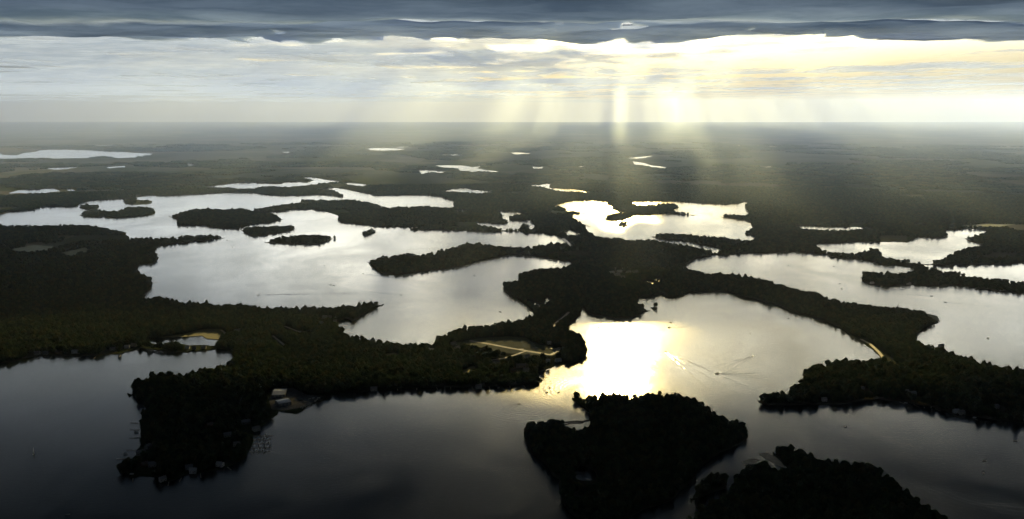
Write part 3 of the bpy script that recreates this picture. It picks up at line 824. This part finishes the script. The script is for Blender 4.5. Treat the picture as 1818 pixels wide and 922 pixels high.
# ---- single trees: those on the nearer shores that stand out one by one
edge_in = ~clearance(near, 11.0)
pxn = px_of(near, 8.0)
vis = edge_in & (pxn[:, 0] > -5) & (pxn[:, 0] < 1823) & (pxn[:, 1] < 925)
regn = region_of(near)
cand = np.where(vis)[0]
rng_d = np.hypot(near[cand, 0], near[cand, 1])
cand = cand[np.argsort(rng_d)][:300]
single = np.zeros(len(near), bool); single[cand] = True
TREE_LABEL = {
 'front_island': ('leafy tree on the rim of the big wooded island at bottom centre', 'rim trees of the bottom centre island'),
 'corner_island': ('leafy tree on the rim of the wooded island in the bottom right corner', 'rim trees of the corner island'),
 'channel_islet': ('small tree on the low islet in the bottom right channel', 'trees on the channel islet'),
 'point': ('leafy tree by the water on the dark point at lower left', 'shore trees of the lower left point'),
 'east': ('leafy tree by the water on the strip of land at right', 'shore trees of the right strip'),
 'west': ('leafy tree by the water on the headland at the left edge', 'shore trees of the left headland'),
 'isthmus': ('leafy tree by the water on the neck of land in the middle', 'shore trees of the middle neck'),
 'north': ('leafy tree on the tiny islet at the head of the sunlit bay', 'trees of the bay islet'),
}
FIRST = {}
for i in cand:
    k = int(RNG.integers(0, 5)); reg = regn[i]
    lab, grp = TREE_LABEL.get(reg, TREE_LABEL['isthmus'])
    t = empty('leafy_tree', (near[i, 0], near[i, 1], LZ), float(RNG.random()*6.28))
    s = 0.62 + 0.45*float(RNG.random()); t.scale = (s, s, s*(0.9 + 0.25*float(RNG.random())))
    tag(t, lab, 'tree', grp)
    for nm, me in (('trunk', TRUNK[k]), ('crown', CROWN[k])):
        c = bpy.data.objects.new(nm, me); COL.objects.link(c); c.parent = t
        if nm == 'crown' and k not in FIRST: FIRST[k] = c

# ---- the rest: woodland as stuff, one object per place
LIB = bpy.data.collections.new('tree_shapes')   # not linked to the scene: only shapes for the woodland nodes
def libobj(me):
    o = bpy.data.objects.new(me.name, me); LIB.objects.link(o); return o
LIB_SETS = {'near': [libobj(m) for m in CROWN], 'mid': [libobj(m) for m in MID], 'far': [libobj(m) for m in CLUMP]}
def wood_group(name, objs):
    g = bpy.data.node_groups.new(name, 'GeometryNodeTree')
    g.interface.new_socket('Geometry', in_out='INPUT', socket_type='NodeSocketGeometry')
    g.interface.new_socket('Geometry', in_out='OUTPUT', socket_type='NodeSocketGeometry')
    t = NT(g)
    gi = t.add('NodeGroupInput'); go = t.add('NodeGroupOutput')
    m2p = t.add('GeometryNodeMeshToPoints'); t.link(gi.outputs[0], m2p.inputs[0])
    iop = t.add('GeometryNodeInstanceOnPoints')
    jg = t.add('GeometryNodeGeometryToInstance')
    for o in reversed(objs):
        oi = t.add('GeometryNodeObjectInfo'); oi.inputs['Object'].default_value = o; oi.inputs['As Instance'].default_value = True
        t.link(oi.outputs['Geometry'], jg.inputs[0])
    jn = t.add('GeometryNodeJoinGeometry')
    t.n.remove(jg)
    for n in [n for n in t.n if n.bl_idname == 'GeometryNodeObjectInfo']: t.link(n.outputs['Geometry'], jn.inputs[0])
    t.link(m2p.outputs[0], iop.inputs['Points']); t.link(jn.outputs[0], iop.inputs['Instance'])
    iop.inputs['Pick Instance'].default_value = True
    def attr(nm, ty):
        a = t.add('GeometryNodeInputNamedAttribute', data_type=ty); a.inputs[0].default_value = nm; return a.outputs[0]
    t.link(attr('kind', 'INT'), iop.inputs['Instance Index'])
    rot = t.add('ShaderNodeCombineXYZ'); t.link(attr('turn', 'FLOAT'), rot.inputs[2])
    t.link(rot.outputs[0], iop.inputs['Rotation'])
    t.link(attr('size', 'FLOAT_VECTOR'), iop.inputs['Scale'])
    t.link(iop.outputs[0], go.inputs[0])
    return g
GROUPS = {k: wood_group('woodland_' + k, v) for k, v in LIB_SETS.items()}
def woodland(pts, setname, label, parent=None, smin=0.62, smax=1.15):
    n = len(pts)
    if n == 0: return None
    me = bpy.data.meshes.new('woodland')
    me.from_pydata([(p[0], p[1], LZ) for p in pts], [], [])
    o = bpy.data.objects.new('woodland', me); COL.objects.link(o)
    sz = (smin + (smax - smin)*RNG.random(n)) * (1 + 0.22*fbm(pts[:, 0]/90, pts[:, 1]/90, 3, 44))
    size = np.stack([sz, sz, sz*(0.85 + 0.35*RNG.random(n))], 1).astype(np.float32)
    a = me.attributes.new('kind', 'INT', 'POINT')
    a.data.foreach_set('value', RNG.integers(0, len(LIB_SETS[setname]), n).astype(np.int32))
    a = me.attributes.new('turn', 'FLOAT', 'POINT'); a.data.foreach_set('value', (RNG.random(n)*6.28).astype(np.float32))
    a = me.attributes.new('size', 'FLOAT_VECTOR', 'POINT'); a.data.foreach_set('vector', size.ravel())
    md = o.modifiers.new('woodland', 'NODES'); md.node_group = GROUPS[setname]
    tag(o, label, 'woods', kind='stuff')
    return o
for reg in WOOD_LABEL:
    for setname, pts, mask in (('near', near, ~single), ('mid', mid, None), ('far', far_t, None)):
        rr = regn if setname == 'near' else region_of(pts)
        m = (rr == reg)
        if mask is not None: m &= mask
        extra = {'near': '', 'mid': ', farther part', 'far': ', far off'}[setname]
        woodland(pts[m], setname, WOOD_LABEL[reg] + extra)
# ------------------------------------------------------------------ open ground and roads
def flat(name, poly, z, mat, label, kind='structure'):
    w = [Vector((p[0], p[1], 0)) for p in poly]
    tris = geometry.tessellate_polygon([w])
    return tag(mesh_obj(name, [(p.x, p.y, z) for p in w], tris, mat), label, kind=kind)
flat('lawn', CLEAR['lawn'], LZ + 0.05, M['grass'], 'mown lawn along the pale road')
flat('field', CLEAR['field'], LZ + 0.05, M['reed'], 'small pale hay field in the woods')
flat('reed_bed', CLEAR['reeds'], LZ + 0.05, M['reed'], 'yellowish reed bed round the marsh pool')
M['gravel'] = plain('gravel', (0.085, 0.08, 0.072), 0.95, 0.4, 0.15)
flat('boatyard', CLEAR['yard'], LZ + 0.05, M['gravel'], 'bare ground of the boatyard')
for k, l in (('parcel_b', 'thin pale clearing in the dark shore woods, lower one'), ('parcel_c', 'thin pale clearing in the dark shore woods, upper one')):
    flat('clearing', CLEAR[k], LZ + 0.05, M['reed'], l)
flat('meadow', CLEAR['westfield'], LZ + 0.05, M['grass'], 'dim meadow on the left headland, left one')
flat('meadow', CLEAR['westfield_b'], LZ + 0.05, M['grass'], 'dim meadow on the left headland, right one')
flat('meadow', CLEAR['eastfield'], LZ + 0.05, M['grass'], 'thin meadow above the upper right lake')
flat('meadow', CLEAR['tip'], LZ + 0.05, M['grass'], 'grassy tip of the right hand headland')
for i, (pts, hw) in enumerate(ROADS):
    L, R = ribbon(pts, hw); n = len(L); z = LZ + 0.12 + 0.02*i
    o = mesh_obj('road', [(p[0], p[1], z) for p in L + R], [(k, k+1, n+k+1, n+k) for k in range(n-1)], M['road'])
    tag(o, 'pale road or track', kind='structure')
for pts in ('1346,806 1362,804 1378,812 1391,824 1404,835 1384,828 1362,818', '1318,820 1332,815 1348,817 1340,824 1322,826'):
    flat('patch', [gpt(*p) for p in P(pts)], 0.12, M['pale_flat'], 'pale sandbar in the channel at bottom right')  # pale flat sheets lying just above the water

# ------------------------------------------------------------------ houses
for k, c in (('white', (0.72, 0.72, 0.70)), ('pale', (0.48, 0.46, 0.42)), ('grey', (0.28, 0.29, 0.30)), ('brown', (0.20, 0.14, 0.09))):
    M['wall_' + k] = plain('house_wall_' + k, c, 0.75, 0.08, 0.4)
for k, c in (('white', (0.42, 0.42, 0.42)), ('pale', (0.22, 0.21, 0.20)), ('grey', (0.15, 0.155, 0.165)), ('brown', (0.11, 0.085, 0.07))):
    M['roof_' + k] = plain('shingle_roof_' + k, c, 0.65, 0.15, 0.6)
M['metal_roof'] = plain('metal_roof', (0.46, 0.48, 0.52), 0.35, 0.06, 0.2)
M['glass'] = plain('window_glass', (0.03, 0.035, 0.04), 0.1, 0.1)
M['brick'] = plain('chimney_brick', (0.24, 0.12, 0.09), 0.9)
def house_parts(w, l, h=4.6, rise=3.0, low=False):
    a, b = w/2, l/2
    wall = MB(); wall.v = [(-a,-b,-1),(a,-b,-1),(a,b,-1),(-a,b,-1),(-a,-b,h),(a,-b,h),(a,b,h),(-a,b,h),(-a,0,h+rise),(a,0,h+rise)]
    wall.f = [(0,1,5,4),(2,3,7,6),(1,2,6,9,5),(3,0,4,8,7)]
    roof = MB(); o = 0.5; t = 0.22; s = rise/b
    for sg in (-1, 1):
        y0, y1 = sg*(b+o), 0.0; z0, z1 = h - o*s + 0.03, h + rise + 0.03
        q = [(-a-o,y0,z0),(a+o,y0,z0),(a+o,y1,z1),(-a-o,y1,z1)]
        roof.add(q + [(x,y,z+t) for x,y,z in q], [(0,1,2,3),(4,5,6,7),(0,1,5,4),(1,2,6,5),(3,0,4,7)])
    ch = MB(); ch.box(a*0.35, a*0.35+0.9, 0.5, 1.3, h+rise*0.3, h+rise+1.2)
    win = MB(); win.box(-0.7, 0.7, -0.06, 0.06, -0.7, 0.7)
    dr = MB(); dr.box(-0.55, 0.55, -0.06, 0.06, 0, 2.2)
    return wall, roof, ch, win, dr
WINME = None
def mesh_from(mb, name, mat):
    me = bpy.data.meshes.new(name); me.from_pydata(mb.v, [], mb.f); me.materials.append(mat); me.update(); return me
def child(name, me, parent, loc=(0, 0, 0), rz=0.0):
    c = bpy.data.objects.new(name, me); COL.objects.link(c); c.parent = parent; c.location = loc; c.rotation_euler = (0, 0, rz); return c
_w, _r, _c, _win, _dr = house_parts(10, 8)
WIN_ME = mesh_from(_win, 'window', M['glass']); DOOR_ME = mesh_from(_dr, 'door', M['roof_brown']); 
def house(px, py, w, l, rz, style, label, cat='house'):
    x, y = gpt(px, py)
    e = empty('house', (x, y, LZ), rz); tag(e, label, cat)
    wall, roof, ch, *_ = house_parts(w, l, 4.4 + 0.06*w)
    wall.build('wall', M['wall_' + style], e)
    rf = roof.build('roof', M['roof_' + style], e)
    if w > 9: ch.build('chimney', M['brick'], rf)
    child('door', DOOR_ME, e, (w*0.1, -l/2 - 0.05, 0))
    for k in (-0.32, 0.33): child('window', WIN_ME, e, (w*k, -l/2 - 0.05, 2.4))
    for k in (-0.25, 0.25): child('window', WIN_ME, e, (w/2 + 0.05, l*k, 2.4), math.pi/2)
    return e
for (px, py, w, l, rz, st, lab) in HOUSES: house(px, py, w, l, rz, st, lab)
for px, py in TOWN:
    e = house(px, py, 18, 13, RNG.random()*0.8, ('white', 'pale')[int(RNG.integers(0, 2))], 'small pale rooftop in the cluster of roofs amid the woods of the middle neck')
    e['group'] = 'roof cluster on the middle neck'
for px, py, w, l, rz, lab in SHEDS:
    x, y = gpt(px, py); e = empty('shed', (x, y, LZ), rz); tag(e, lab, 'shed')
    wall, roof, *_ = house_parts(w, l, 5.5, 2.4)
    wall.build('wall', M['wall_grey'], e); roof.build('roof', M['metal_roof'], e)
    for k in (-0.3, 0.0, 0.3):
        d_ = MB(); d_.box(-2, 2, -0.08, 0.08, 0, 4); child('door', mesh_from(d_, 'door', M['wall_pale']), e, (w*k, -l/2 - 0.09, 0))

# ------------------------------------------------------------------ boats
M['hull_white'] = plain('gelcoat_white', (0.78, 0.78, 0.76), 0.25, 0.04)
M['hull_dark'] = plain('gelcoat_navy', (0.03, 0.04, 0.07), 0.25, 0.1)
M['alu'] = plain('aluminium', (0.55, 0.56, 0.58), 0.35, 0.05, 0.8, 0.7)
M['canvas'] = plain('canvas', (0.10, 0.12, 0.16), 0.9)
M['sail'] = plain('sailcloth', (0.75, 0.74, 0.70), 0.8, 0.05)
M['vinyl'] = plain('seat_vinyl', (0.45, 0.40, 0.34), 0.6)
M['engine'] = plain('engine_black', (0.02, 0.02, 0.022), 0.35)
M['timber'] = plain('dock_timber', (0.27, 0.24, 0.20), 0.85, 0.2)
def hull_mb(L, B, H):
    st = [(-0.5, 0.80, 1.0), (-0.2, 1.0, 1.0), (0.15, 0.95, 1.05), (0.36, 0.6, 1.15), (0.5, 0.02, 1.3)]
    m = MB(); V = []
    for sx, sb, sh in st:
        V += [(sx*L, -sb*B/2, sh*H), (sx*L, -sb*B/3, 0), (sx*L, 0, -0.35), (sx*L, sb*B/3, 0), (sx*L, sb*B/2, sh*H)]
    Fc = []
    for i in range(len(st)-1):
        for j in range(4): Fc.append((i*5+j, i*5+j+1, (i+1)*5+j+1, (i+1)*5+j))
        Fc.append((i*5+4, i*5, (i+1)*5, (i+1)*5+4)) if i >= 2 else None
    Fc.append((0, 1, 2, 3, 4))
    m.v = V; m.f = [f for f in Fc if f]
    # cockpit floor
    b = len(m.v); m.v += [(-0.5*L, -0.36*B, 0.35*H), (0.15*L, -0.42*B, 0.35*H), (0.15*L, 0.42*B, 0.35*H), (-0.5*L, 0.36*B, 0.35*H)]; m.f.append((b, b+1, b+2, b+3))
    return m
def speed_meshes(hullmat):
    L, B, H = 6.8, 2.4, 0.95
    h = mesh_from(hull_mb(L, B, H), 'hull', hullmat)
    w = MB(); w.v = [(0.9,-0.95,0.98),(1.3,0,0.98),(0.9,0.95,0.98),(0.45,-0.85,1.6),(0.8,0,1.62),(0.45,0.85,1.6)]; w.f = [(0,1,4,3),(1,2,5,4)]
    s = MB(); s.box(-1.0, -0.4, -0.9, -0.2, 0.4, 1.15); s.box(-1.0, -0.4, 0.2, 0.9, 0.4, 1.15); s.box(-2.8, -2.1, -0.9, 0.9, 0.4, 1.0)
    e = MB(); e.box(-3.95, -3.42, -0.28, 0.28, -0.3, 1.35)
    return [('hull', h), ('windshield', mesh_from(w, 'windshield', M['glass'])), ('seat', mesh_from(s, 'seat', M['vinyl'])), ('outboard_motor', mesh_from(e, 'outboard_motor', M['engine']))]
def pontoon_meshes():
    out = []
    for sy in (-0.95, 0.95):
        t = MB(); t.tube((-3.4, sy, 0.15), (2.8, sy, 0.15), 0.33, 0.33, 8); t.tube((2.8, sy, 0.15), (3.6, sy, 0.35), 0.33, 0.05, 8)
        out.append(('pontoon', mesh_from(t, 'pontoon', M['alu'])))
    d_ = MB(); d_.box(-3.4, 3.3, -1.25, 1.25, 0.5, 0.62); out.append(('deck', mesh_from(d_, 'deck', M['vinyl'])))
    r_ = MB()
    for x0, x1, y0, y1 in ((-3.3,3.2,-1.22,-1.18),(-3.3,3.2,1.18,1.22),(3.16,3.2,-1.2,1.2),(-3.3,-3.26,-1.2,1.2)): r_.box(x0, x1, y0, y1, 0.62, 1.35)
    out.append(('railing', mesh_from(r_, 'railing', M['hull_white'])))
    c = MB(); c.box(-2.6, 0.4, -1.25, 1.25, 2.45, 2.53)
    for x in (-2.5, 0.3):
        for y in (-1.2, 1.2): c.tube((x, y, 0.6), (x, y, 2.45), 0.035, 0.035, 4)
    out.append(('canopy', mesh_from(c, 'canopy', M['canvas'])))
    e = MB(); e.box(-4.0, -3.45, -0.28, 0.28, -0.3, 1.3); out.append(('outboard_motor', mesh_from(e, 'outboard_motor', M['engine'])))
    return out
def sail_meshes():
    h = hull_mb(8.5, 2.7, 0.9); c = MB(); c.box(-0.6, 2.0, -0.75, 0.75, 0.8, 1.35)
    m = MB(); m.tube((0.9, 0, 0.3), (0.9, 0, 12.0), 0.09, 0.06); b = MB(); b.tube((0.8, 0, 1.9), (-3.2, 0.5, 1.9), 0.06, 0.05)
    s = MB(); n = 6
    for i in range(n+1):
        u = i/n; z = 2.05 + 9.6*u; wd = 3.9*(1-u)
        s.v += [(0.78, 0, z), (0.78 - wd*0.5, 0.12*wd + 0.25*wd*0.5, z), (0.78 - wd, 0.13*wd, z)]
    for i in range(n):
        for j in range(2): s.f.append((i*3+j, i*3+j+1, (i+1)*3+j+1, (i+1)*3+j))
    j_ = MB(); j_.v = [(1.0,0,10.6),(4.1,0,1.3),(1.3,0.5,1.6)]; j_.f = [(0,1,2)]
    return [('hull', mesh_from(h, 'hull', M['hull_white'])), ('cabin', mesh_from(c, 'cabin', M['hull_white'])), ('mast', mesh_from(m, 'mast', M['alu'])),
            ('boom', mesh_from(b, 'boom', M['alu'])), ('mainsail', mesh_from(s, 'mainsail', M['sail'])), ('jib', mesh_from(j_, 'jib', M['sail']))]
BOAT = {'speedboat': speed_meshes(M['hull_white']), 'dark_speedboat': speed_meshes(M['hull_dark']), 'pontoon_boat': pontoon_meshes(), 'sailboat': sail_meshes()}
def boat(kind, x, y, rz, label, group=None, scale=1.0):
    nm = 'speedboat' if kind == 'dark_speedboat' else kind
    dry = bool(clearance(np.array([[x, y]]), 0.5)[0])          # hauled out on the yard
    e = empty(nm, (x, y, LZ + 0.45 if dry else 0.05), rz); e.scale = (scale,)*3
    tag(e, label, 'boat', group)
    for pn, me in BOAT[kind]: child(pn, me, e)
    return e
def heading(p, q):
    a = gpt(*p); b = gpt(*q); return math.atan2(b[1]-a[1], b[0]-a[0])

M['wake'] = M['water']
def wake(p, q, label, spread=0.16, amp=0.6, lam=10.0, bend=0.0, wmin=2.0):
    """churned V of waves trailing from p (the boat) back to q"""
    a = Vector(gpt(*p)); b = Vector(gpt(*q)); L = (b - a).length; u = (b - a)/L; v = Vector((-u.y, u.x))
    nS = max(30, min(120, int(L/5))); nT = 44
    V = []; Fc = []
    for i in range(nS+1):
        s = i/nS; W_ = wmin + spread*L*s
        c = a + u*(L*s) + v*(bend*L*s*s)
        for j in range(nT+1):
            t = (j/nT)*2 - 1; d_ = t*W_*1.25
            arm = math.exp(-((abs(d_) - W_)/(1.2 + 0.10*W_))**2)
            core = 0.5*math.exp(-(d_/(1.6 + 0.012*L*s))**2)
            ph = (abs(d_) - 0.35*L*s)*2*math.pi/lam
            hgt = amp*(arm*(0.55 + 0.45*math.cos(ph)) + core*(0.6 + 0.4*math.sin(d_*2.1 + s*40)) + 0.22*(1 - abs(t))*(0.5 + 0.5*math.cos(ph*0.8)))
            fade = min(1.0, s*12)*(1 - s)**0.7*(1 - abs(t)**6)
            w = c + v*d_
            V.append((w.x, w.y, 0.02 + max(0.0, hgt)*fade))
    for i in range(nS):
        for j in range(nT): Fc.append((i*(nT+1)+j, i*(nT+1)+j+1, (i+1)*(nT+1)+j+1, (i+1)*(nT+1)+j))
    return tag(mesh_obj('wake', V, Fc, M['wake'], smooth=True), label, 'wake')

RUN = [  # boat pixel, wake end pixel, kind, what it is, spread, bend, scale
 ((888,554),(600,506),'dark_speedboat','speedboat crossing the left lake towards the middle neck',0.055,0.03,1.2),
 ((645,486),(870,520),'speedboat','speedboat running along the tongue of land in the left lake',0.05,0.0,1.0),
 ((712,524),(560,508),'dark_speedboat','dark speedboat amid the crossing wakes of the left lake',0.05,0.0,1.0),
 ((458,524),(700,520),'speedboat','speedboat off the near shore of the left lake',0.02,0.0,1.0),
 ((1086,602),(1058,575),'dark_speedboat','dark speedboat left of the middle of the bay',0.16,0.0,1.0),
 ((1112,600),(1140,655),'dark_speedboat','dark speedboat heading up the middle of the glare',0.16,0.0,1.0),
 ((1191,573),(1160,572),'dark_speedboat','farthest dark speedboat in the bay beside the glare',0.05,0.0,1.0),
 ((1188,582),(1235,580),'pontoon_boat','pontoon boat right of the glare in the bay',0.04,0.0,1.1),
 ((1182,625),(1330,712),'speedboat','speedboat above the big island heading up the bay',0.14,0.02,1.1),
 ((1273,664),(1380,668),'pontoon_boat','large pontoon boat amid the churned ripples of the bay',0.22,0.0,1.25),
 ((1337,633),(1255,660),'speedboat','speedboat in the right half of the bay',0.14,0.05,1.0),
 ((1654,526),(1540,518),'dark_speedboat','dark speedboat below the narrow point at upper right',0.03,0.0,1.2),
 ((1678,537),(1760,544),'dark_speedboat','dark speedboat heading left in the right hand lake',0.06,0.0,1.2),
 ((922,718),(895,723),'dark_speedboat','dark speedboat left of the big island',0.10,0.0,1.0),
 ((762,441),(700,445),'speedboat','far speedboat above the tongue of land',0.02,0.0,1.2),
]
for p, q, kind, lab, sp, bd, sc in RUN:
    x, y = gpt(*p); boat(kind, x, y, heading(q, p), lab, None, sc)
    wake(p, q, 'wake behind the ' + lab, sp, bend=bd)
STILL = [
 ((60,806),'sailboat',1.9,'white sailboat alone on the dark water at lower left'), ((120,914),'speedboat',0.2,'white motorboat in the bottom left corner'),
 ((1062,582),'dark_speedboat',0.4,'small dark boat near the trees at the left of the bay'), ((1129,610),'dark_speedboat',2.6,'small dark boat on the right rim of the glare'),
 ((1332,592),'dark_speedboat',1.2,'tiny dark boat alone in the right of the bay'), ((1400,472),'dark_speedboat',0.1,'dark boat in the upper left of the right hand lake'),
 ((1480,473),'dark_speedboat',2.8,'dark boat left of the narrow point at upper right'), ((1491,504),'dark_speedboat',0.2,'upper of two dark boats off the long wooded strip'),
 ((1495,513),'pontoon_boat',0.2,'lower of two dark boats off the long wooded strip'), ((1595,541),'speedboat',0.3,'pale boat close off the wooded headland at right'),
 ((1754,601),'pontoon_boat',0.5,'pontoon boat alone in the wide right hand lake'), ((1400,566),'dark_speedboat',0.2,'dark boat near the curved shore right of the bay'),
 ((1502,758),'dark_speedboat',0.4,'dark boat on the water above the corner island'), ((1746,840),'pontoon_boat',1.1,'dark pontoon boat in the lower right water'),
 ((1748,819),'speedboat',0.2,'white boat just behind the dark pontoon boat at lower right'), ((1803,783),'speedboat',0.1,'white boat near the right edge of the lower right water'),
 ((971,697),'dark_speedboat',0.5,'dark boat between the dark shore and the big island, left one'), ((992,697),'dark_speedboat',0.8,'dark boat between the dark shore and the big island, right one'),
 ((976,689),'dark_speedboat',2.0,'dark boat just off the corner of the dark shore'), ((885,689),'pontoon_boat',1.2,'dark pontoon boat by the dark shore in the centre'),
 ((576,472),'dark_speedboat',2.4,'dark boat below the lens shaped island'), ((587,506),'dark_speedboat',0.1,'left of two boats close together in the left lake'),
 ((593,507),'dark_speedboat',0.1,'right of two boats close together in the left lake'), ((842,489),'dark_speedboat',0.3,'dark boat right of the tongue of land'),
 ((308,400),'dark_speedboat',0.3,'tiny dark boat left of the island with ponds'), ((403,427),'dark_speedboat',0.3,'dark boat off the tip of the left spit'),
 ((413,439),'speedboat',0.3,'pale boat below the tip of the left spit'), ((1608,716),'pontoon_boat',-0.3,'pale pontoon boat moored under the three white houses at right'),
 ((1641,724),'speedboat',1.3,'white boat moored at the right hand shore, left of a pair'), ((1653,724),'speedboat',1.0,'white boat moored at the right hand shore, right of a pair'),
 ((1730,742),'pontoon_boat',0.0,'pontoon boat moored by the pale cottage at right'), ((1565,509),'pontoon_boat',0.0,'boat moored near the tip of the narrow point at upper right'),
 ((234,844),'pontoon_boat',0.1,'pale pontoon boat moored at the bottom of the dark point'), ((223,807),'pontoon_boat',0.0,'pale pontoon boat at the left side of the dark point'),
 ((243,778),'speedboat',0.1,'white boat at the left side of the dark point, lower of two'), ((242,769),'pontoon_boat',0.1,'pale boat at the left side of the dark point, upper of two'),
]
for p, kind, rz, lab in STILL:
    x, y = gpt(*p); boat(kind, x, y, rz, lab)

# ------------------------------------------------------------------ docks and piers
def dock_mesh(L, W_=1.6):
    m = MB(); m.box(0, L, -W_/2, W_/2, 0.55, 0.72)
    for k in range(int(L//4)+1):
        for sy in (-W_/2, W_/2): m.tube((k*4+0.1, sy, -1.5), (k*4+0.1, sy, 0.95), 0.1, 0.1, 5)
    return m
DOCKME = {}
def dock(px, py, L, rz, label, group=None, name='dock'):
    if L not in DOCKME: DOCKME[L] = mesh_from(dock_mesh(L), 'dock', M['timber'])
    x, y = gpt(px, py); o = bpy.data.objects.new(name, DOCKME[L]); COL.objects.link(o)
    o.location = (x, y, 0); o.rotation_euler = (0, 0, rz); tag(o, label, 'dock', group)
    return x, y
for r_, (x0, y0, n) in enumerate([(449,775,5), (446,782,6), (444,789,7), (446,796,6), (443,803,5)]):
    nth = ('first', 'second', 'third', 'fourth', 'fifth')[r_]
    X0, Y0 = dock(x0, y0, 36, 0.06, nth + ' boat pier from the top off the dark point', None, 'pier')
    for k in range(n):
        bx_ = X0 + 6 + k*5.2; side = 1 if k % 2 else -1
        kd = ('speedboat', 'pontoon_boat', 'speedboat')[int(RNG.integers(0, 3))]
        boat(kd, bx_, Y0 + side*5.2 + (bx_-X0)*0.06, math.pi/2*side, 'boat moored at the %s pier from the top off the dark point' % nth, 'boats at the %s pier' % nth, 0.85)
YARD = [(534,711),(541,716),(549,710),(556,709),(563,711),(560,714),(547,715),(553,717),(541,724),(536,726),(566,708)]
for k, (px, py) in enumerate(YARD):
    x, y = gpt(px, py); boat(('speedboat', 'pontoon_boat')[k % 2], x, y, 0.3 + 0.25*k, 'white boat crowded at the boatyard docks', 'boats at the boatyard', 1.1)
dock(530, 726, 28, 0.5, 'dock on the lower side of the boatyard', None); dock(548, 713, 28, 0.3, 'dock on the upper side of the boatyard', None)
DOCKS = [((246,752),16,math.pi-0.1),((246,764),16,math.pi),((250,778),20,math.pi+0.1),((240,800),16,math.pi),((228,815),20,math.pi+0.1)]
for p, L, rz in DOCKS: dock(p[0], p[1], L, rz, 'wooden dock on the left side of the dark point', 'docks on the left side of the dark point')
for p, L, rz in [((236,850),16,-1.2),((300,856),16,-1.3),((322,849),16,-1.4),((356,841),20,-1.2),((404,830),16,-0.9)]: dock(p[0], p[1], L, rz, 'wooden dock on the bottom shore of the dark point', 'docks on the bottom of the dark point')
for px in (640, 662, 705, 740, 775, 800, 838, 868, 905, 930): dock(px, 691 - (px-640)*0.02, 16, -1.5 + 0.2*random.random(), 'wooden dock on the long dark shore below the road', 'docks on the long dark shore')
for p in [(604,579),(609,586),(615,592)]: dock(p[0], p[1], 20, 0.2, 'dock at the inner corner of the bay by the wooded spit', 'docks by the spit')
for p in [(900,505),(897,512),(930,538),(940,547)]: dock(p[0], p[1], 20, math.pi+0.4, 'dock on the left shore of the middle neck', 'docks of the middle neck')
for p in [(252,484),(268,492),(272,502),(266,512)]: dock(p[0], p[1], 20, 0.1, 'dock on the right side of the left headland', 'docks of the left headland')
for p in [(70,634),(92,634),(137,634),(170,634),(215,631)]: dock(p[0], p[1], 16, -1.4, 'dock below the house row on the left shore', 'docks of the left house row')
for p in [(1597,714),(1622,719),(1660,726),(1692,737),(1725,742)]: dock(p[0], p[1], 16, -1.3, 'dock on the right hand wooded shore', 'docks of the right hand shore')
